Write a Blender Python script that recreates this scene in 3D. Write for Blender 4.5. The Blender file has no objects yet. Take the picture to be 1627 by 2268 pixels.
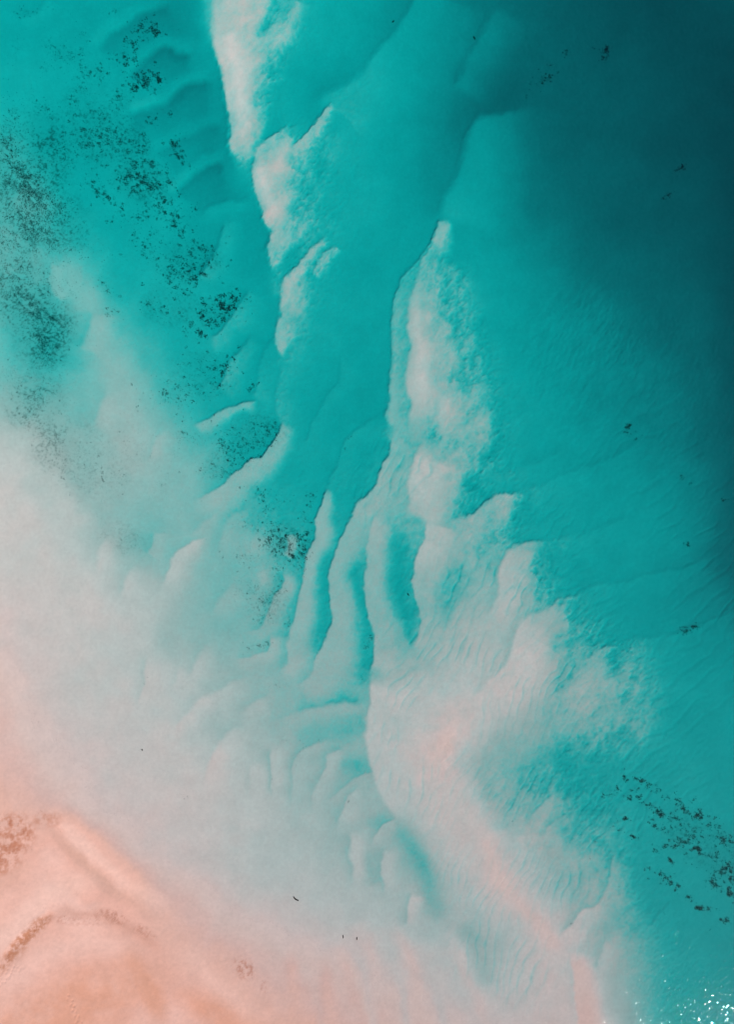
import bpy, math, random
import numpy as np

# ------------------------------------------------------------------ camera, sky, sun
sc = bpy.context.scene
col = sc.collection
R = math.radians
rng = np.random.default_rng(7)
random.seed(7)

PIC_W, PIC_H = 1627.0, 2268.0          # measuring grid used for the survey of the photograph
MPP = 100.0 / PIC_W                    # the strip of coast in view is 100 m wide
ALT = 121.0                            # camera height over the water

cam_d = bpy.data.cameras.new('camera')
cam_d.sensor_fit = 'VERTICAL'
cam_d.sensor_height = 24.0
cam_d.lens = 12.0 / ((PIC_H * MPP / 2) / ALT)
cam_d.clip_start = 1.0
cam_d.clip_end = 20000.0
cam = bpy.data.objects.new('camera', cam_d)
cam.location = (0, 0, ALT)
cam.rotation_euler = (0, 0, 0)
col.objects.link(cam)
sc.camera = cam

SUN_EL = R(46.0)
to_sun = (0.61 * math.cos(SUN_EL), -0.792 * math.cos(SUN_EL), math.sin(SUN_EL))
world = bpy.data.worlds.new('World')
sc.world = world
world.use_nodes = True
wn = world.node_tree
sky = wn.nodes.new('ShaderNodeTexSky')
sky.sky_type = 'NISHITA'
sky.sun_disc = False
sky.sun_elevation = SUN_EL
sky.sun_rotation = math.atan2(to_sun[0], to_sun[1])
wn.links.new(sky.outputs[0], wn.nodes['Background'].inputs[0])
wn.nodes['Background'].inputs[1].default_value = 0.11

sun_d = bpy.data.lights.new('sun', 'SUN')
sun_d.energy = 3.75
sun_d.angle = R(0.55)
sun_d.color = (1.0, 0.93, 0.86)
sun = bpy.data.objects.new('sun', sun_d)
from mathutils import Vector
sun.rotation_euler = Vector(to_sun).to_track_quat('Z', 'Y').to_euler()
sun.location = (60, -90, 120)
col.objects.link(sun)

vs = sc.view_settings
vs.view_transform = 'Standard'
vs.look = 'None'
vs.exposure = 0.0
vs.gamma = 1.0
sc.cycles.use_denoising = True
sc.cycles.denoiser = 'OPENIMAGEDENOISE'
sc.cycles.denoising_input_passes = 'RGB_ALBEDO_NORMAL'
sc.cycles.max_bounces = 6
sc.cycles.transparent_max_bounces = 8
sc.cycles.sample_clamp_indirect = 4.0

# ------------------------------------------------------------------ survey helpers (numpy)
def smooth(a, b, x):
    t = np.clip((x - a) / (b - a), 0, 1)
    return t * t * (3 - 2 * t)

_lat = {}
def vnoise(x, y, seed=0):
    """smooth value noise, -1..1"""
    if seed not in _lat:
        _lat[seed] = np.random.default_rng(1000 + seed).uniform(-1, 1, (512, 512)).astype(np.float32)
    L = _lat[seed]
    xi = np.floor(x).astype(np.int64); yi = np.floor(y).astype(np.int64)
    fx = x - xi; fy = y - yi
    fx = fx * fx * fx * (fx * (fx * 6 - 15) + 10); fy = fy * fy * fy * (fy * (fy * 6 - 15) + 10)
    x0 = xi & 511; x1 = (xi + 1) & 511; y0 = yi & 511; y1 = (yi + 1) & 511
    return ((L[y0, x0] * (1 - fx) + L[y0, x1] * fx) * (1 - fy) + (L[y1, x0] * (1 - fx) + L[y1, x1] * fx) * fy)

def fbm(x, y, scale, octaves=4, seed=0, gain=0.5):
    s = 0; a = 1.0; n = 0
    for o in range(octaves):
        c, d = math.cos(o * 1.1 + seed), math.sin(o * 1.1 + seed)
        f = 2.0 ** o / scale
        s = s + a * vnoise((x * c - y * d) * f + 17.3 * o, (x * d + y * c) * f + 31.7 * o, seed * 11 + o)
        n += a; a *= gain
    return s / n * 1.5

# survey grid: fine inside the view, growing steps outwards to the horizon
STEP = 0.139
def axis(half):
    n = int(round(2 * half / STEP))
    core = np.linspace(-half, half, n + 1)
    out = half + np.cumsum(STEP * 1.45 ** np.arange(1, 24))
    out = out[out < 4200]
    return np.concatenate([-out[::-1], core, out]), len(out)
ax, nx_out = axis(55.0)
ay, ny_out = axis(76.0)
NX, NY = len(ax), len(ay)
WX, WY = np.meshgrid(ax, ay)                        # rows = y (south to north)
cx = np.clip(WX, -66, 66); cy = np.clip(WY, -88, 88)
PX = cx / MPP + PIC_W / 2                           # survey coordinates, x right, y down
PY = PIC_H / 2 - cy / MPP

# low frequency soundings: "tone" 0 dry salmon sand .. 4 teal .. 9 deep blue
ROWS = {
 0:   [(0,4.6),(150,4.8),(300,5.2),(400,5.7),(560,4.0),(700,4.2),(800,4.6),(900,5.5),(1000,6.0),(1100,6.4),(1200,7.0),(1350,7.9),(1450,8.6),(1550,8.6),(1627,8.4)],
 100: [(0,4.5),(150,4.6),(300,5.0),(400,5.4),(460,4.8),(600,4.0),(700,4.3),(800,4.8),(900,5.4),(1000,5.6),(1100,6.4),(1200,7.0),(1300,7.5),(1400,7.9),(1500,8.5),(1600,9.0)],
 200: [(0,4.0),(100,4.3),(200,4.4),(300,4.5),(400,5.2),(470,5.2),(560,4.2),(650,4.4),(700,4.8),(800,4.7),(900,4.9),(1000,6.0),(1100,6.8),(1200,7.0),(1300,7.2),(1400,7.6),(1500,8.2),(1600,9.0)],
 300: [(0,3.4),(60,3.6),(110,4.2),(200,4.2),(300,4.4),(400,5.0),(460,5.4),(500,5.2),(600,4.2),(750,4.0),(850,4.6),(950,5.4),(1020,6.1),(1080,5.6),(1150,6.3),(1250,7.0),(1350,7.3),(1450,7.9),(1550,8.6),(1620,9.2)],
 400: [(0,3.1),(80,3.2),(150,4.0),(250,4.1),(350,4.3),(420,4.8),(480,5.2),(560,4.3),(650,4.1),(750,4.1),(850,4.4),(950,5.4),(1050,5.2),(1150,5.8),(1250,6.7),(1350,7.1),(1450,7.6),(1550,8.3),(1620,9.0)],
 500: [(0,2.9),(80,3.0),(160,3.6),(250,4.0),(350,4.1),(450,4.7),(520,4.6),(570,5.0),(700,4.1),(800,4.2),(900,4.6),(950,4.8),(1050,4.6),(1150,5.3),(1250,6.3),(1350,7.0),(1450,7.4),(1550,7.9),(1620,8.8)],
 600: [(0,2.8),(100,2.9),(180,3.0),(260,3.7),(350,4.0),(450,4.3),(520,4.4),(580,4.8),(700,4.1),(800,4.4),(880,4.4),(1050,4.2),(1150,4.8),(1250,5.8),(1350,6.6),(1450,7.0),(1550,7.6),(1620,8.6)],
 700: [(0,2.9),(100,3.2),(170,2.9),(250,3.1),(330,3.8),(420,4.0),(500,4.1),(590,4.4),(750,4.2),(850,4.4),(950,4.0),(1050,4.1),(1150,4.5),(1250,5.3),(1350,6.2),(1450,6.9),(1550,7.4),(1620,8.3)],
 800: [(0,2.7),(100,3.2),(170,3.0),(250,2.6),(350,3.6),(430,4.0),(520,4.0),(590,4.3),(700,4.2),(800,4.4),(850,4.4),(950,3.9),(1060,4.1),(1150,4.4),(1250,5.0),(1350,5.8),(1450,6.4),(1550,7.2),(1620,8.0)],
 900: [(0,2.2),(100,2.6),(200,2.5),(280,2.3),(380,3.3),(460,3.8),(560,4.0),(620,4.0),(700,4.3),(800,4.5),(850,4.5),(950,3.8),(1080,4.0),(1150,4.2),(1250,4.8),(1350,5.6),(1450,6.2),(1550,7.0),(1620,7.8)],
 1000:[(0,1.4),(100,1.9),(180,2.4),(280,2.1),(380,2.8),(450,3.2),(520,3.9),(600,4.1),(680,4.1),(760,4.3),(850,4.2),(950,3.6),(1070,3.9),(1150,4.2),(1250,4.6),(1350,5.2),(1450,5.8),(1550,6.8),(1620,7.6)],
 1100:[(0,1.0),(100,1.35),(200,2.1),(300,2.3),(380,2.5),(460,2.8),(540,3.5),(620,3.9),(700,4.1),(770,4.1),(850,3.5),(950,3.0),(1060,3.9),(1150,4.0),(1250,4.2),(1350,4.6),(1450,5.0),(1550,6.3),(1620,7.4)],
 1200:[(0,0.95),(100,1.05),(200,1.4),(280,2.3),(330,2.7),(400,2.4),(480,2.6),(560,3.0),(640,3.6),(700,3.6),(800,3.3),(900,3.2),(1000,2.6),(1100,3.0),(1180,3.9),(1250,4.1),(1350,4.4),(1450,4.8),(1550,6.0),(1620,7.2)],
 1300:[(0,0.9),(100,0.95),(200,1.1),(300,1.45),(380,1.8),(460,2.5),(540,2.7),(600,3.0),(700,3.4),(800,3.2),(900,3.2),(1000,2.9),(1060,2.2),(1150,2.2),(1250,4.0),(1350,4.4),(1450,4.8),(1550,5.8),(1620,6.7)],
 1400:[(0,0.65),(80,0.85),(200,1.05),(300,1.3),(400,2.0),(500,2.4),(580,2.7),(700,3.2),(800,3.2),(900,2.8),(1000,2.0),(1100,1.8),(1200,2.5),(1300,3.7),(1400,4.3),(1500,4.7),(1600,5.4)],
 1500:[(0,0.3),(80,0.65),(200,1.0),(300,1.15),(400,1.35),(500,1.9),(600,2.2),(700,2.5),(800,2.8),(900,1.7),(1000,1.4),(1100,1.4),(1200,2.1),(1300,2.4),(1400,3.2),(1500,4.2),(1600,4.5)],
 1600:[(0,0.1),(80,0.5),(200,0.9),(300,1.1),(400,1.15),(500,1.7),(600,2.0),(700,2.3),(800,2.4),(860,1.3),(950,1.1),(1050,1.1),(1150,2.0),(1250,2.4),(1350,2.6),(1430,3.3),(1500,4.1),(1600,4.3)],
 1700:[(0,-0.2),(100,0.25),(200,0.7),(300,0.9),(400,0.95),(500,1.15),(600,1.6),(700,1.8),(800,2.0),(870,1.1),(950,0.8),(1050,1.7),(1100,2.5),(1200,2.9),(1250,3.6),(1350,3.9),(1450,4.0),(1550,4.1),(1620,4.3)],
 1800:[(0,-0.6),(100,-0.3),(200,0.4),(300,0.7),(400,0.85),(500,1.05),(600,1.3),(700,1.7),(800,1.8),(880,1.6),(950,1.1),(1030,0.95),(1100,1.9),(1200,2.4),(1300,3.3),(1400,3.9),(1500,4.0),(1600,4.2)],
 1900:[(0,-0.8),(100,-1.0),(200,-0.8),(300,0.1),(400,0.65),(500,1.0),(600,1.25),(700,1.45),(800,1.6),(900,1.9),(960,1.6),(1050,0.9),(1150,1.3),(1250,2.2),(1330,3.0),(1400,3.8),(1500,4.0),(1600,4.3)],
 2000:[(0,-1.0),(100,-1.0),(200,-1.1),(300,-0.7),(400,0.0),(500,0.5),(600,0.9),(700,1.15),(800,1.3),(900,1.5),(970,1.8),(1050,1.3),(1120,0.8),(1200,1.2),(1300,2.2),(1370,3.0),(1450,4.0),(1550,4.25),(1620,4.4)],
 2100:[(0,-1.0),(100,-0.9),(200,-0.9),(300,-0.9),(400,-0.5),(500,-0.2),(600,0.3),(700,0.65),(800,0.85),(900,1.1),(1000,1.2),(1080,1.6),(1150,1.1),(1220,0.9),(1300,1.6),(1380,2.5),(1450,3.6),(1550,4.2),(1620,4.4)],
 2200:[(0,-1.0),(150,-1.0),(300,-1.0),(400,-0.9),(500,-0.7),(600,-0.35),(700,0.0),(800,0.2),(900,0.5),(1000,0.8),(1080,1.05),(1170,1.0),(1270,0.8),(1350,1.6),(1420,2.8),(1500,3.8),(1600,4.2)],
 2268:[(0,-1.0),(200,-1.0),(400,-1.0),(600,-0.65),(700,-0.35),(800,-0.1),(900,0.1),(1000,0.5),(1100,0.7),(1200,0.7),(1280,0.6),(1360,1.2),(1440,2.8),(1520,3.8),(1620,4.2)],
}
pts = np.array([(x, y, t) for y, row in ROWS.items() for x, t in row], dtype=np.float64)

def tps_eval(gx, gy):
    """thin plate spline through the soundings"""
    P = pts[:, :2] / 400.0
    n = len(P)
    def U(r2):
        return 0.5 * r2 * np.log(r2 + 1e-9)
    d2 = ((P[:, None] - P[None]) ** 2).sum(-1)
    A = np.zeros((n + 3, n + 3))
    A[:n, :n] = U(d2) + np.eye(n) * 0.0015
    A[:n, n] = 1; A[:n, n + 1:] = P
    A[n, :n] = 1; A[n + 1:, :n] = P.T
    b = np.zeros(n + 3); b[:n] = pts[:, 2]
    w = np.linalg.solve(A, b)
    q = np.stack([gx.ravel(), gy.ravel()], 1) / 400.0
    out = np.empty(len(q))
    for i in range(0, len(q), 8000):
        c = q[i:i + 8000]
        r2 = ((c[:, None] - P[None]) ** 2).sum(-1)
        out[i:i + 8000] = U(r2) @ w[:n] + w[n] + c @ w[n + 1:]
    return out.reshape(gx.shape)

# evaluate on a coarse lattice, then bilinear to the survey grid
lx = np.linspace(-40, PIC_W + 40, 160); ly = np.linspace(-40, PIC_H + 40, 220)
GX, GY = np.meshgrid(lx, ly)
LT = tps_eval(GX, GY)
def lattice(px, py):
    u = np.clip((px - lx[0]) / (lx[1] - lx[0]), 0, len(lx) - 1.001)
    v = np.clip((py - ly[0]) / (ly[1] - ly[0]), 0, len(ly) - 1.001)
    i = u.astype(int); j = v.astype(int); fu = u - i; fv = v - j
    return ((LT[j, i] * (1 - fu) + LT[j, i + 1] * fu) * (1 - fv) + (LT[j + 1, i] * (1 - fu) + LT[j + 1, i + 1] * fu) * fv)

warpx = fbm(PX, PY, 46, 3, 1) * 5.0 + fbm(PX, PY, 11, 2, 2) * 1.6
warpy = fbm(PX, PY, 46, 3, 3) * 5.0 + fbm(PX, PY, 11, 2, 4) * 1.6
QX = PX + warpx; QY = PY + warpy
def west(px, py):
    return 0.3 * (1 - smooth(250, 420, px)) * smooth(150, 350, py) * (1 - smooth(800, 1000, py))
T = west(PX, PY) + 0.55 * smooth(940, 1180, PX) * (1 - smooth(450, 850, PY)) * (1 - 0.5 * smooth(1450, 1600, PX)) + np.clip(lattice(PX + fbm(PX, PY, 120, 3, 5) * 14, PY + fbm(PX, PY, 120, 3, 6) * 14), -1.4, 9.6)

# ------------------------------------------------------------------ bed forms drawn along crest lines
def catmull(p, n=5):
    p = np.asarray(p, float)
    if len(p) < 3:
        return p
    e = np.vstack([2 * p[0] - p[1], p, 2 * p[-1] - p[-2]])
    out = []
    for i in range(1, len(e) - 2):
        a, b, c, d = e[i - 1], e[i], e[i + 1], e[i + 2]
        for t in np.linspace(0, 1, n, endpoint=False):
            out.append(0.5 * (2 * b + (c - a) * t + (2 * a - 5 * b + 4 * c - d) * t * t + (3 * b - a - 3 * c + d) * t ** 3))
    out.append(p[-1])
    return np.array(out)

row_py = PIC_H / 2 - np.clip(ay, -88, 88) / MPP
col_px = np.clip(ax, -66, 66) / MPP + PIC_W / 2
def window(line, reach):
    x0, x1 = line[:, 0].min() - reach, line[:, 0].max() + reach
    y0, y1 = line[:, 1].min() - reach, line[:, 1].max() + reach
    c = np.nonzero((col_px >= x0) & (col_px <= x1))[0]
    r = np.nonzero((row_py >= y0) & (row_py <= y1))[0]
    if len(c) == 0 or len(r) == 0:
        return None
    return slice(r[0], r[-1] + 1), slice(c[0], c[-1] + 1)

def nearest(line, win):
    """signed distance (positive right of a line drawn downwards), place along it 0..1"""
    x = QX[win]; y = QY[win]
    best = np.full(x.shape, 1e12); sgn = np.ones(x.shape); along = np.zeros(x.shape)
    seg = np.diff(line[:, :2], axis=0)
    ln = np.sqrt((seg ** 2).sum(1)); cum = np.concatenate([[0], np.cumsum(ln)])
    for i in range(len(seg)):
        if ln[i] < 1e-6:
            continue
        dx, dy = seg[i]
        ex = x - line[i, 0]; ey = y - line[i, 1]
        t = np.clip((ex * dx + ey * dy) / ln[i] ** 2, 0, 1)
        d = (ex - t * dx) ** 2 + (ey - t * dy) ** 2
        m = d < best
        best = np.where(m, d, best)
        sgn = np.where(m, np.where(-(dx * ey - dy * ex) >= 0, 1.0, -1.0), sgn)
        along = np.where(m, (cum[i] + t * ln[i]) / cum[-1], along)
    return np.sqrt(best) * sgn, along, cum / cum[-1]

def dune(p, W=50, tone=None, rel=None, E=5, trough=0.3, L=22, ends=(0.12, 0.12), a=1.0, flat=0.2):
    """p: crest points (x, y[, width[, tone]]); stoss slope on the positive side, slip face on the other"""
    q = []
    for c in p:
        q.append((c[0], c[1], c[2] if len(c) > 2 else W, c[3] if len(c) > 3 else (tone if tone is not None else 0)))
    line = catmull(q)
    line[:, 2] = np.maximum(line[:, 2], 3)
    if E < 9: E = E * 1.45 + 1.5
    win = window(line, line[:, 2].max() * 1.1 + L * 2.5)
    if win is None:
        return
    s, u, cum = nearest(line, win)
    Wd = np.interp(u, cum, line[:, 2]); tn = np.interp(u, cum, line[:, 3])
    k = np.ones_like(u)
    if ends[0] > 0: k = k * smooth(0, ends[0], u)
    if ends[1] > 0: k = k * smooth(0, ends[1], 1 - u)
    w = np.where(s >= 0, 1 - smooth(flat, 1.0, s / Wd), 1 - smooth(0, 1, -s / E)) * k * a
    t = T[win]
    if rel is not None:
        t = t - rel * w
    else:
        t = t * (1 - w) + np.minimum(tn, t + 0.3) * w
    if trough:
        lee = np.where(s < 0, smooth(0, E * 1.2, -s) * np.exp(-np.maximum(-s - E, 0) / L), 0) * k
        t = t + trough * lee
    T[win] = t

def stroke(p, W=40, tone=0.0, a=1.0, ends=(0.1, 0.1), rel=None):
    line = catmull([(c[0], c[1], c[2] if len(c) > 2 else W, c[3] if len(c) > 3 else tone) for c in p])
    win = window(line, line[:, 2].max() * 2.2)
    if win is None:
        return
    s, u, cum = nearest(line, win)
    Wd = np.interp(u, cum, line[:, 2]); tn = np.interp(u, cum, line[:, 3])
    w = np.exp(-(s / Wd) ** 2) * a
    if ends[0] > 0: w = w * (0.0 + smooth(-0.001, ends[0], u))
    if ends[1] > 0: w = w * smooth(-0.001, ends[1], 1 - u)
    t = T[win]
    T[win] = t + rel * w if rel is not None else t * (1 - w) + tn * w

def blob(x, y, rx, ry, tone, a=1.0, ang=0):
    r = max(rx, ry) * 2.4
    win = window(np.array([(x, y), (x, y)]), r)
    if win is None:
        return
    c, s = math.cos(R(ang)), math.sin(R(ang))
    dx = QX[win] - x; dy = QY[win] - y
    w = np.exp(-(((dx * c + dy * s) / rx) ** 2 + ((-dx * s + dy * c) / ry) ** 2)) * a
    T[win] = T[win] * (1 - w) + tone * w

def mask(items):
    m = np.zeros_like(PX)
    for x, y, rx, ry, ang, v in items:
        c, s = math.cos(R(ang)), math.sin(R(ang))
        dx = PX - x; dy = PY - y
        m = np.maximum(m, v * (1 - smooth(0.55, 1.15, np.sqrt(((dx * c + dy * s) / rx) ** 2 + ((-dx * s + dy * c) / ry) ** 2))))
    return m

# -- pale swaths and darker runnels of the left shallows
stroke([(120,560,36,2.6),(180,640,40,2.4),(235,760,44,2.2),(275,860,44,2.0),(300,960,40,2.0),(330,1040,34,2.1)], a=0.4)
stroke([(30,940,40,1.8),(80,1010,44,1.6),(130,1090,50,1.3),(180,1180,60,1.15)], a=0.6)
stroke([(140,1030,26,2.3),(180,1090,26,2.3),(230,1150,24,2.2),(270,1200,22,2.0)], a=0.6)
stroke([(60,1050,24,1.8),(110,1130,20,1.7)], a=0.5)
stroke([(360,1000,30,2.5),(400,1040,26,2.5),(370,1110,30,2.4)], a=0.4)
# -- troughs between the finger dunes, painted before the crests
stroke([(722,1215,20,3.7),(718,1280,18,3.8),(722,1340,18,3.8),(708,1400,22,3.7),(690,1450,20,3.2)])
stroke([(784,1190,20,3.6),(786,1250,18,3.8),(795,1320,16,3.8),(806,1380,20,3.8),(808,1440,22,3.8),(806,1500,20,3.6),(790,1535,22,3.2)])
stroke([(876,1165,18,3.4),(884,1220,22,4.0),(886,1290,24,4.1),(894,1350,24,4.0),(905,1400,18,3.7),(915,1440,14,3.0)])
stroke([(1010,1230,26,2.9),(1004,1280,32,3.4),(985,1340,26,3.2),(965,1390,22,2.8)])
stroke([(650,1560,16,2.5),(710,1553,20,2.8),(793,1540,18,3.0)])
stroke([(650,1636,14,2.3),(710,1622,20,2.7),(773,1612,22,2.9),(815,1600,18,2.7)])
blob(785, 1697, 36, 20, 2.9)
stroke([(816,1800,22,2.1),(838,1822,20,2.5),(870,1840,24,2.5),(898,1856,24,2.9),(924,1896,22,3.0),(943,1946,22,2.9),(958,1996,22,2.4),(990,2040,26,1.9)])
stroke([(1020,2040,28,1.8),(1046,2075,26,2.0),(1064,2120,24,1.8),(1080,2190,26,1.5)])
stroke([(812,1880,16,1.9),(828,1925,18,2.0),(842,1960,14,1.9)])
blob(335, 1185, 22, 40, 2.9, 0.8, -20)
stroke([(300,1120,30,2.4),(325,1170,30,2.6),(330,1215,18,2.6)], a=0.7)
stroke([(1043,958,24,3.9),(1065,950,20,4.0),(1090,940,16,4.0)])
stroke([(1020,1130,16,3.6),(1050,1105,24,3.9),(1085,1075,30,4.0)])
stroke([(1180,1330,14,3.3),(1215,1305,18,3.7),(1250,1280,20,3.9)])
stroke([(1290,1420,16,3.2),(1320,1405,24,3.8),(1360,1400,30,4.0)])
stroke([(1010,1000,20,2.2),(1030,1050,20,2.6)], a=0.4)
stroke([(1120,1660,20,2.4),(1150,1690,28,2.8),(1220,1700,40,3.5),(1300,1690,40,3.8)], a=0.8)
stroke([(1060,1690,20,2.2),(1085,1740,22,2.6),(1110,1790,22,2.2)], a=0.8)

# -- north-west soft dunes (stoss towards upper left, drop to the lower right)
dune([(200,110),(227,77),(240,60),(277,37),(300,20),(333,7),(370,-15)], 34, rel=0.45, E=16, trough=0.9, L=44)
dune([(270,165),(300,130),(333,103),(360,92),(383,97),(430,104)], 30, rel=0.5, E=15, trough=1.1, L=38)
dune([(270,240),(320,232),(350,220),(377,197),(400,177),(430,170),(470,168)], 30, rel=0.55, E=15, trough=1.1, L=38)
dune([(330,330),(380,300),(430,275),(490,262)], 26, rel=0.25, E=18, trough=0.6, L=34)
dune([(375,430),(387,413),(410,387),(433,367),(467,353),(500,348)], 26, rel=0.55, E=14, trough=0.95, L=36)
dune([(110,-10),(103,7),(80,30),(40,42)], 30, rel=0.3, E=8, trough=0.25, L=24)
# steps facing left
dune([(500,482),(499,499),(494,539),(474,572),(444,622)], 44, rel=0.5, E=10, trough=0.6, L=34)
dune([(560,440),(500,452),(470,462),(444,490)], 26, rel=0.4, E=14, trough=0.5, L=30, ends=(0.2,0.3))
dune([(560,640),(540,669),(524,696),(484,739),(455,752)], 56, rel=0.45, E=9, trough=0.45, L=30)
dune([(560,740),(540,766),(507,809),(497,846),(480,869)], 54, rel=0.45, E=9, trough=0.45, L=30)
dune([(212,690),(207,722),(197,756),(183,779)], 60, rel=0.3, E=14, trough=0.35)
dune([(125,585),(117,610),(118,640),(140,665)], 30, rel=0.3, E=12, trough=0.1)

# -- steps of the channel
dune([(935,-30),(910,33),(876,77),(836,123),(810,160),(776,190),(723,213),(700,255)], 150, rel=0.75, E=20, trough=0.35, L=50, flat=0.0, ends=(0.02,0.15))
dune([(1110,0),(1083,67),(1037,157),(1010,193)], 110, rel=0.5, E=24, trough=0.2, L=40, flat=0.0)
dune([(1230,232),(1182,237),(1150,247),(1090,264),(1062,270),(1054,285),(1043,317),(1030,374),(1010,417),(993,444),(975,500)], 170, rel=0.8, E=26, trough=0.35, L=56, flat=0.0, ends=(0.3,0.1))
dune([(757,790),(756,806),(753,846),(726,879),(706,914),(690,958),(673,991)], 40, rel=0.15, E=4, trough=0.25, L=14)
dune([(613,746),(590,772),(581,806),(573,856),(556,885)], 60, rel=0.3, E=5, trough=0.3, L=20)
dune([(626,800),(617,850),(615,900),(620,960)], 55, rel=0.3, E=5, trough=0.2, L=20)

# -- the long left sand bar: lobes with a slip face on the left
stroke([(620,250,40,3.6),(640,330,60,3.3),(640,420,62,3.2),(650,520,50,3.4),(660,600,44,3.4),(655,700,42,3.3),(640,790,34,3.6),(625,850,26,3.7)], a=0.75)
stroke([(560,300,34,3.2),(556,370,30,3.2),(590,400,30,2.8)], a=0.6)
stroke([(600,540,24,3.0),(618,600,24,3.1),(630,650,24,3.0)], a=0.6)
stroke([(456,-60,26,3.1),(460,0,26,3.1),(468,60,22,3.0),(478,120,16,3.0)], ends=(0,0.3), a=0.9)
dune([(474,-70,245,2.2),(476,0,235,2.1),(480,50,220,2.0),(486,110,195,1.8),(496,167,160,1.7),(499,200,135,1.6),(511,253,105,1.7),(516,307,82,1.9),(528,354,58,2.2),(537,388,40,2.6)], E=20, trough=0.15, ends=(0,0.12), flat=0.25)
stroke([(505,60,16,1.2),(520,120,18,1.0),(524,180,18,1.0),(534,250,16,1.2),(544,310,14,1.5)], a=0.8)
stroke([(500,-30,16,1.5),(500,30,18,1.5)], a=0.6)
stroke([(614,-20,12,3.6),(600,25,12,3.6),(585,60,10,3.4),(568,88,9,2.8)], a=0.85)
stroke([(660,0,16,2.3),(640,60,16,2.2),(600,110,16,2.1)], a=0.6)
dune([(745,225,14,3.0),(723,240,26,2.6),(700,275,36,2.4),(672,305,40,2.5),(630,338,40,2.6)], E=5, trough=0.25, flat=0.1)
dune([(648,272,24,2.6),(603,307,70,2.2),(576,334,135,2.2),(566,377,145,2.0),(563,407,145,1.9),(580,447,130,2.1),(590,480,124,2.2),(603,516,106,2.2),(598,552,84,2.4),(605,588,40,2.6),(614,604,18,2.9)], E=13, trough=0.4, L=28, flat=0.15, ends=(0.12,0.08))
dune([(726,520,14,3.0),(700,550,22,2.5),(676,572,28,2.4),(643,609,42,2.2),(634,642,56,2.7),(630,676,66,2.7),(624,709,74,2.6),(614,746,76,2.6),(621,772,40,2.4),(632,788,20,2.8)], E=13, trough=0.3, flat=0.15, ends=(0.06,0.05))
dune([(748,545,14,3.0),(715,575,26,2.5),(690,605,22,2.7)], E=8, trough=0.0, flat=0.2)
dune([(570,895),(535,893,22),(500,905,34),(460,930,36),(428,948,26)], tone=2.9, E=4, trough=0.25)
dune([(628,930,36,3.2),(620,950,44,2.9),(606,978,52,2.7),(583,1011,58,2.6),(556,1024,60,2.5),(500,1071,66,2.4),(464,1101,66,2.1),(417,1118,60,1.9)], E=4, trough=0.35, L=24, ends=(0.05,0.2))
dune([(470,1190,30),(440,1196,44),(427,1201,50),(407,1215,56),(387,1238,54),(367,1291,50),(350,1320,40)], tone=1.35, E=4, trough=0.4, L=28, a=0.75, ends=(0.3,0.3))
dune([(345,1175),(342,1205),(327,1231)], 40, rel=0.4, E=4, trough=0.3, L=14)
dune([(330,1440),(325,1470),(324,1510),(310,1543),(300,1570)], 70, tone=0.85, E=3, trough=0.3, L=16, a=0.5, ends=(0.3,0.3))
dune([(400,1475),(399,1493),(394,1513),(376,1530)], 50, tone=0.95, E=4, trough=0.15, L=14, a=0.4, ends=(0.3,0.3))

# -- finger dunes in the middle
dune([(860,915),(820,938),(773,971),(753,1011),(743,1038),(725,1078)], 60, rel=0.25, E=4, trough=0.25, L=16, ends=(0.2,0.05))
dune([(728,1070,18,3.2),(713,1118,38,2.6),(703,1155,48,2.4),(700,1188,54,2.3),(686,1225,42,2.3),(678,1265,40,2.4),(668,1311,50,2.3),(652,1365,58,2.2),(643,1400,60,2.2),(640,1430,60,2.2),(638,1465,50,2.0),(618,1490,40,1.9)], E=4, trough=0.35, L=18, flat=0.3, ends=(0.05,0.06))
dune([(872,960,60,2.9),(868,985,80,2.7),(860,1021,110,2.6),(836,1071,110,2.4),(800,1111,110,2.4),(780,1151,90,2.4),(756,1205,74,2.4),(738,1241,54,2.4),(733,1278,50,2.5),(738,1325,62,2.4),(741,1367,76,2.3),(723,1417,96,2.2),(700,1463,100,2.1),(683,1500,90,2.0),(652,1526,70,1.9)], E=4, trough=0.3, L=16, flat=0.3, ends=(0.04,0.06))
dune([(838,1130,40,2.4),(824,1165,56,2.0),(818,1201,58,2.1),(816,1245,54,2.3),(811,1311,60,2.3),(820,1367,72,2.3),(833,1407,76,2.2),(831,1440,84,2.0),(823,1500,90,1.6)], E=4, trough=0.3, L=14, flat=0.3, ends=(0.08,0.08))
dune([(955,1140,90,1.8),(946,1161,105,1.7),(940,1198,100,1.6),(926,1231,96,1.7),(921,1271,86,2.0),(925,1325,70,2.2),(933,1367,70,2.2),(931,1400,70,2.1),(918,1436,60,1.8)], E=4, trough=0.25, L=14, flat=0.25, ends=(0.08,0.08))
dune([(636,1180,18,2.8),(640,1210,24,2.5),(628,1240,22,2.6)], E=10, trough=0)
dune([(634,1262,30),(628,1288,40),(623,1308,44),(606,1331,46),(597,1365,44),(586,1390,36),(543,1402,30)], tone=2.4, E=4, trough=0.4, L=18)
dune([(604,1405,30),(603,1430,38),(590,1443,40),(543,1457,36),(520,1462,30)], tone=2.0, E=3, trough=0.4, L=20)
blob(580, 1281, 20, 26, 2.2)
blob(560, 1215, 34, 30, 2.3, 0.7)

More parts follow.
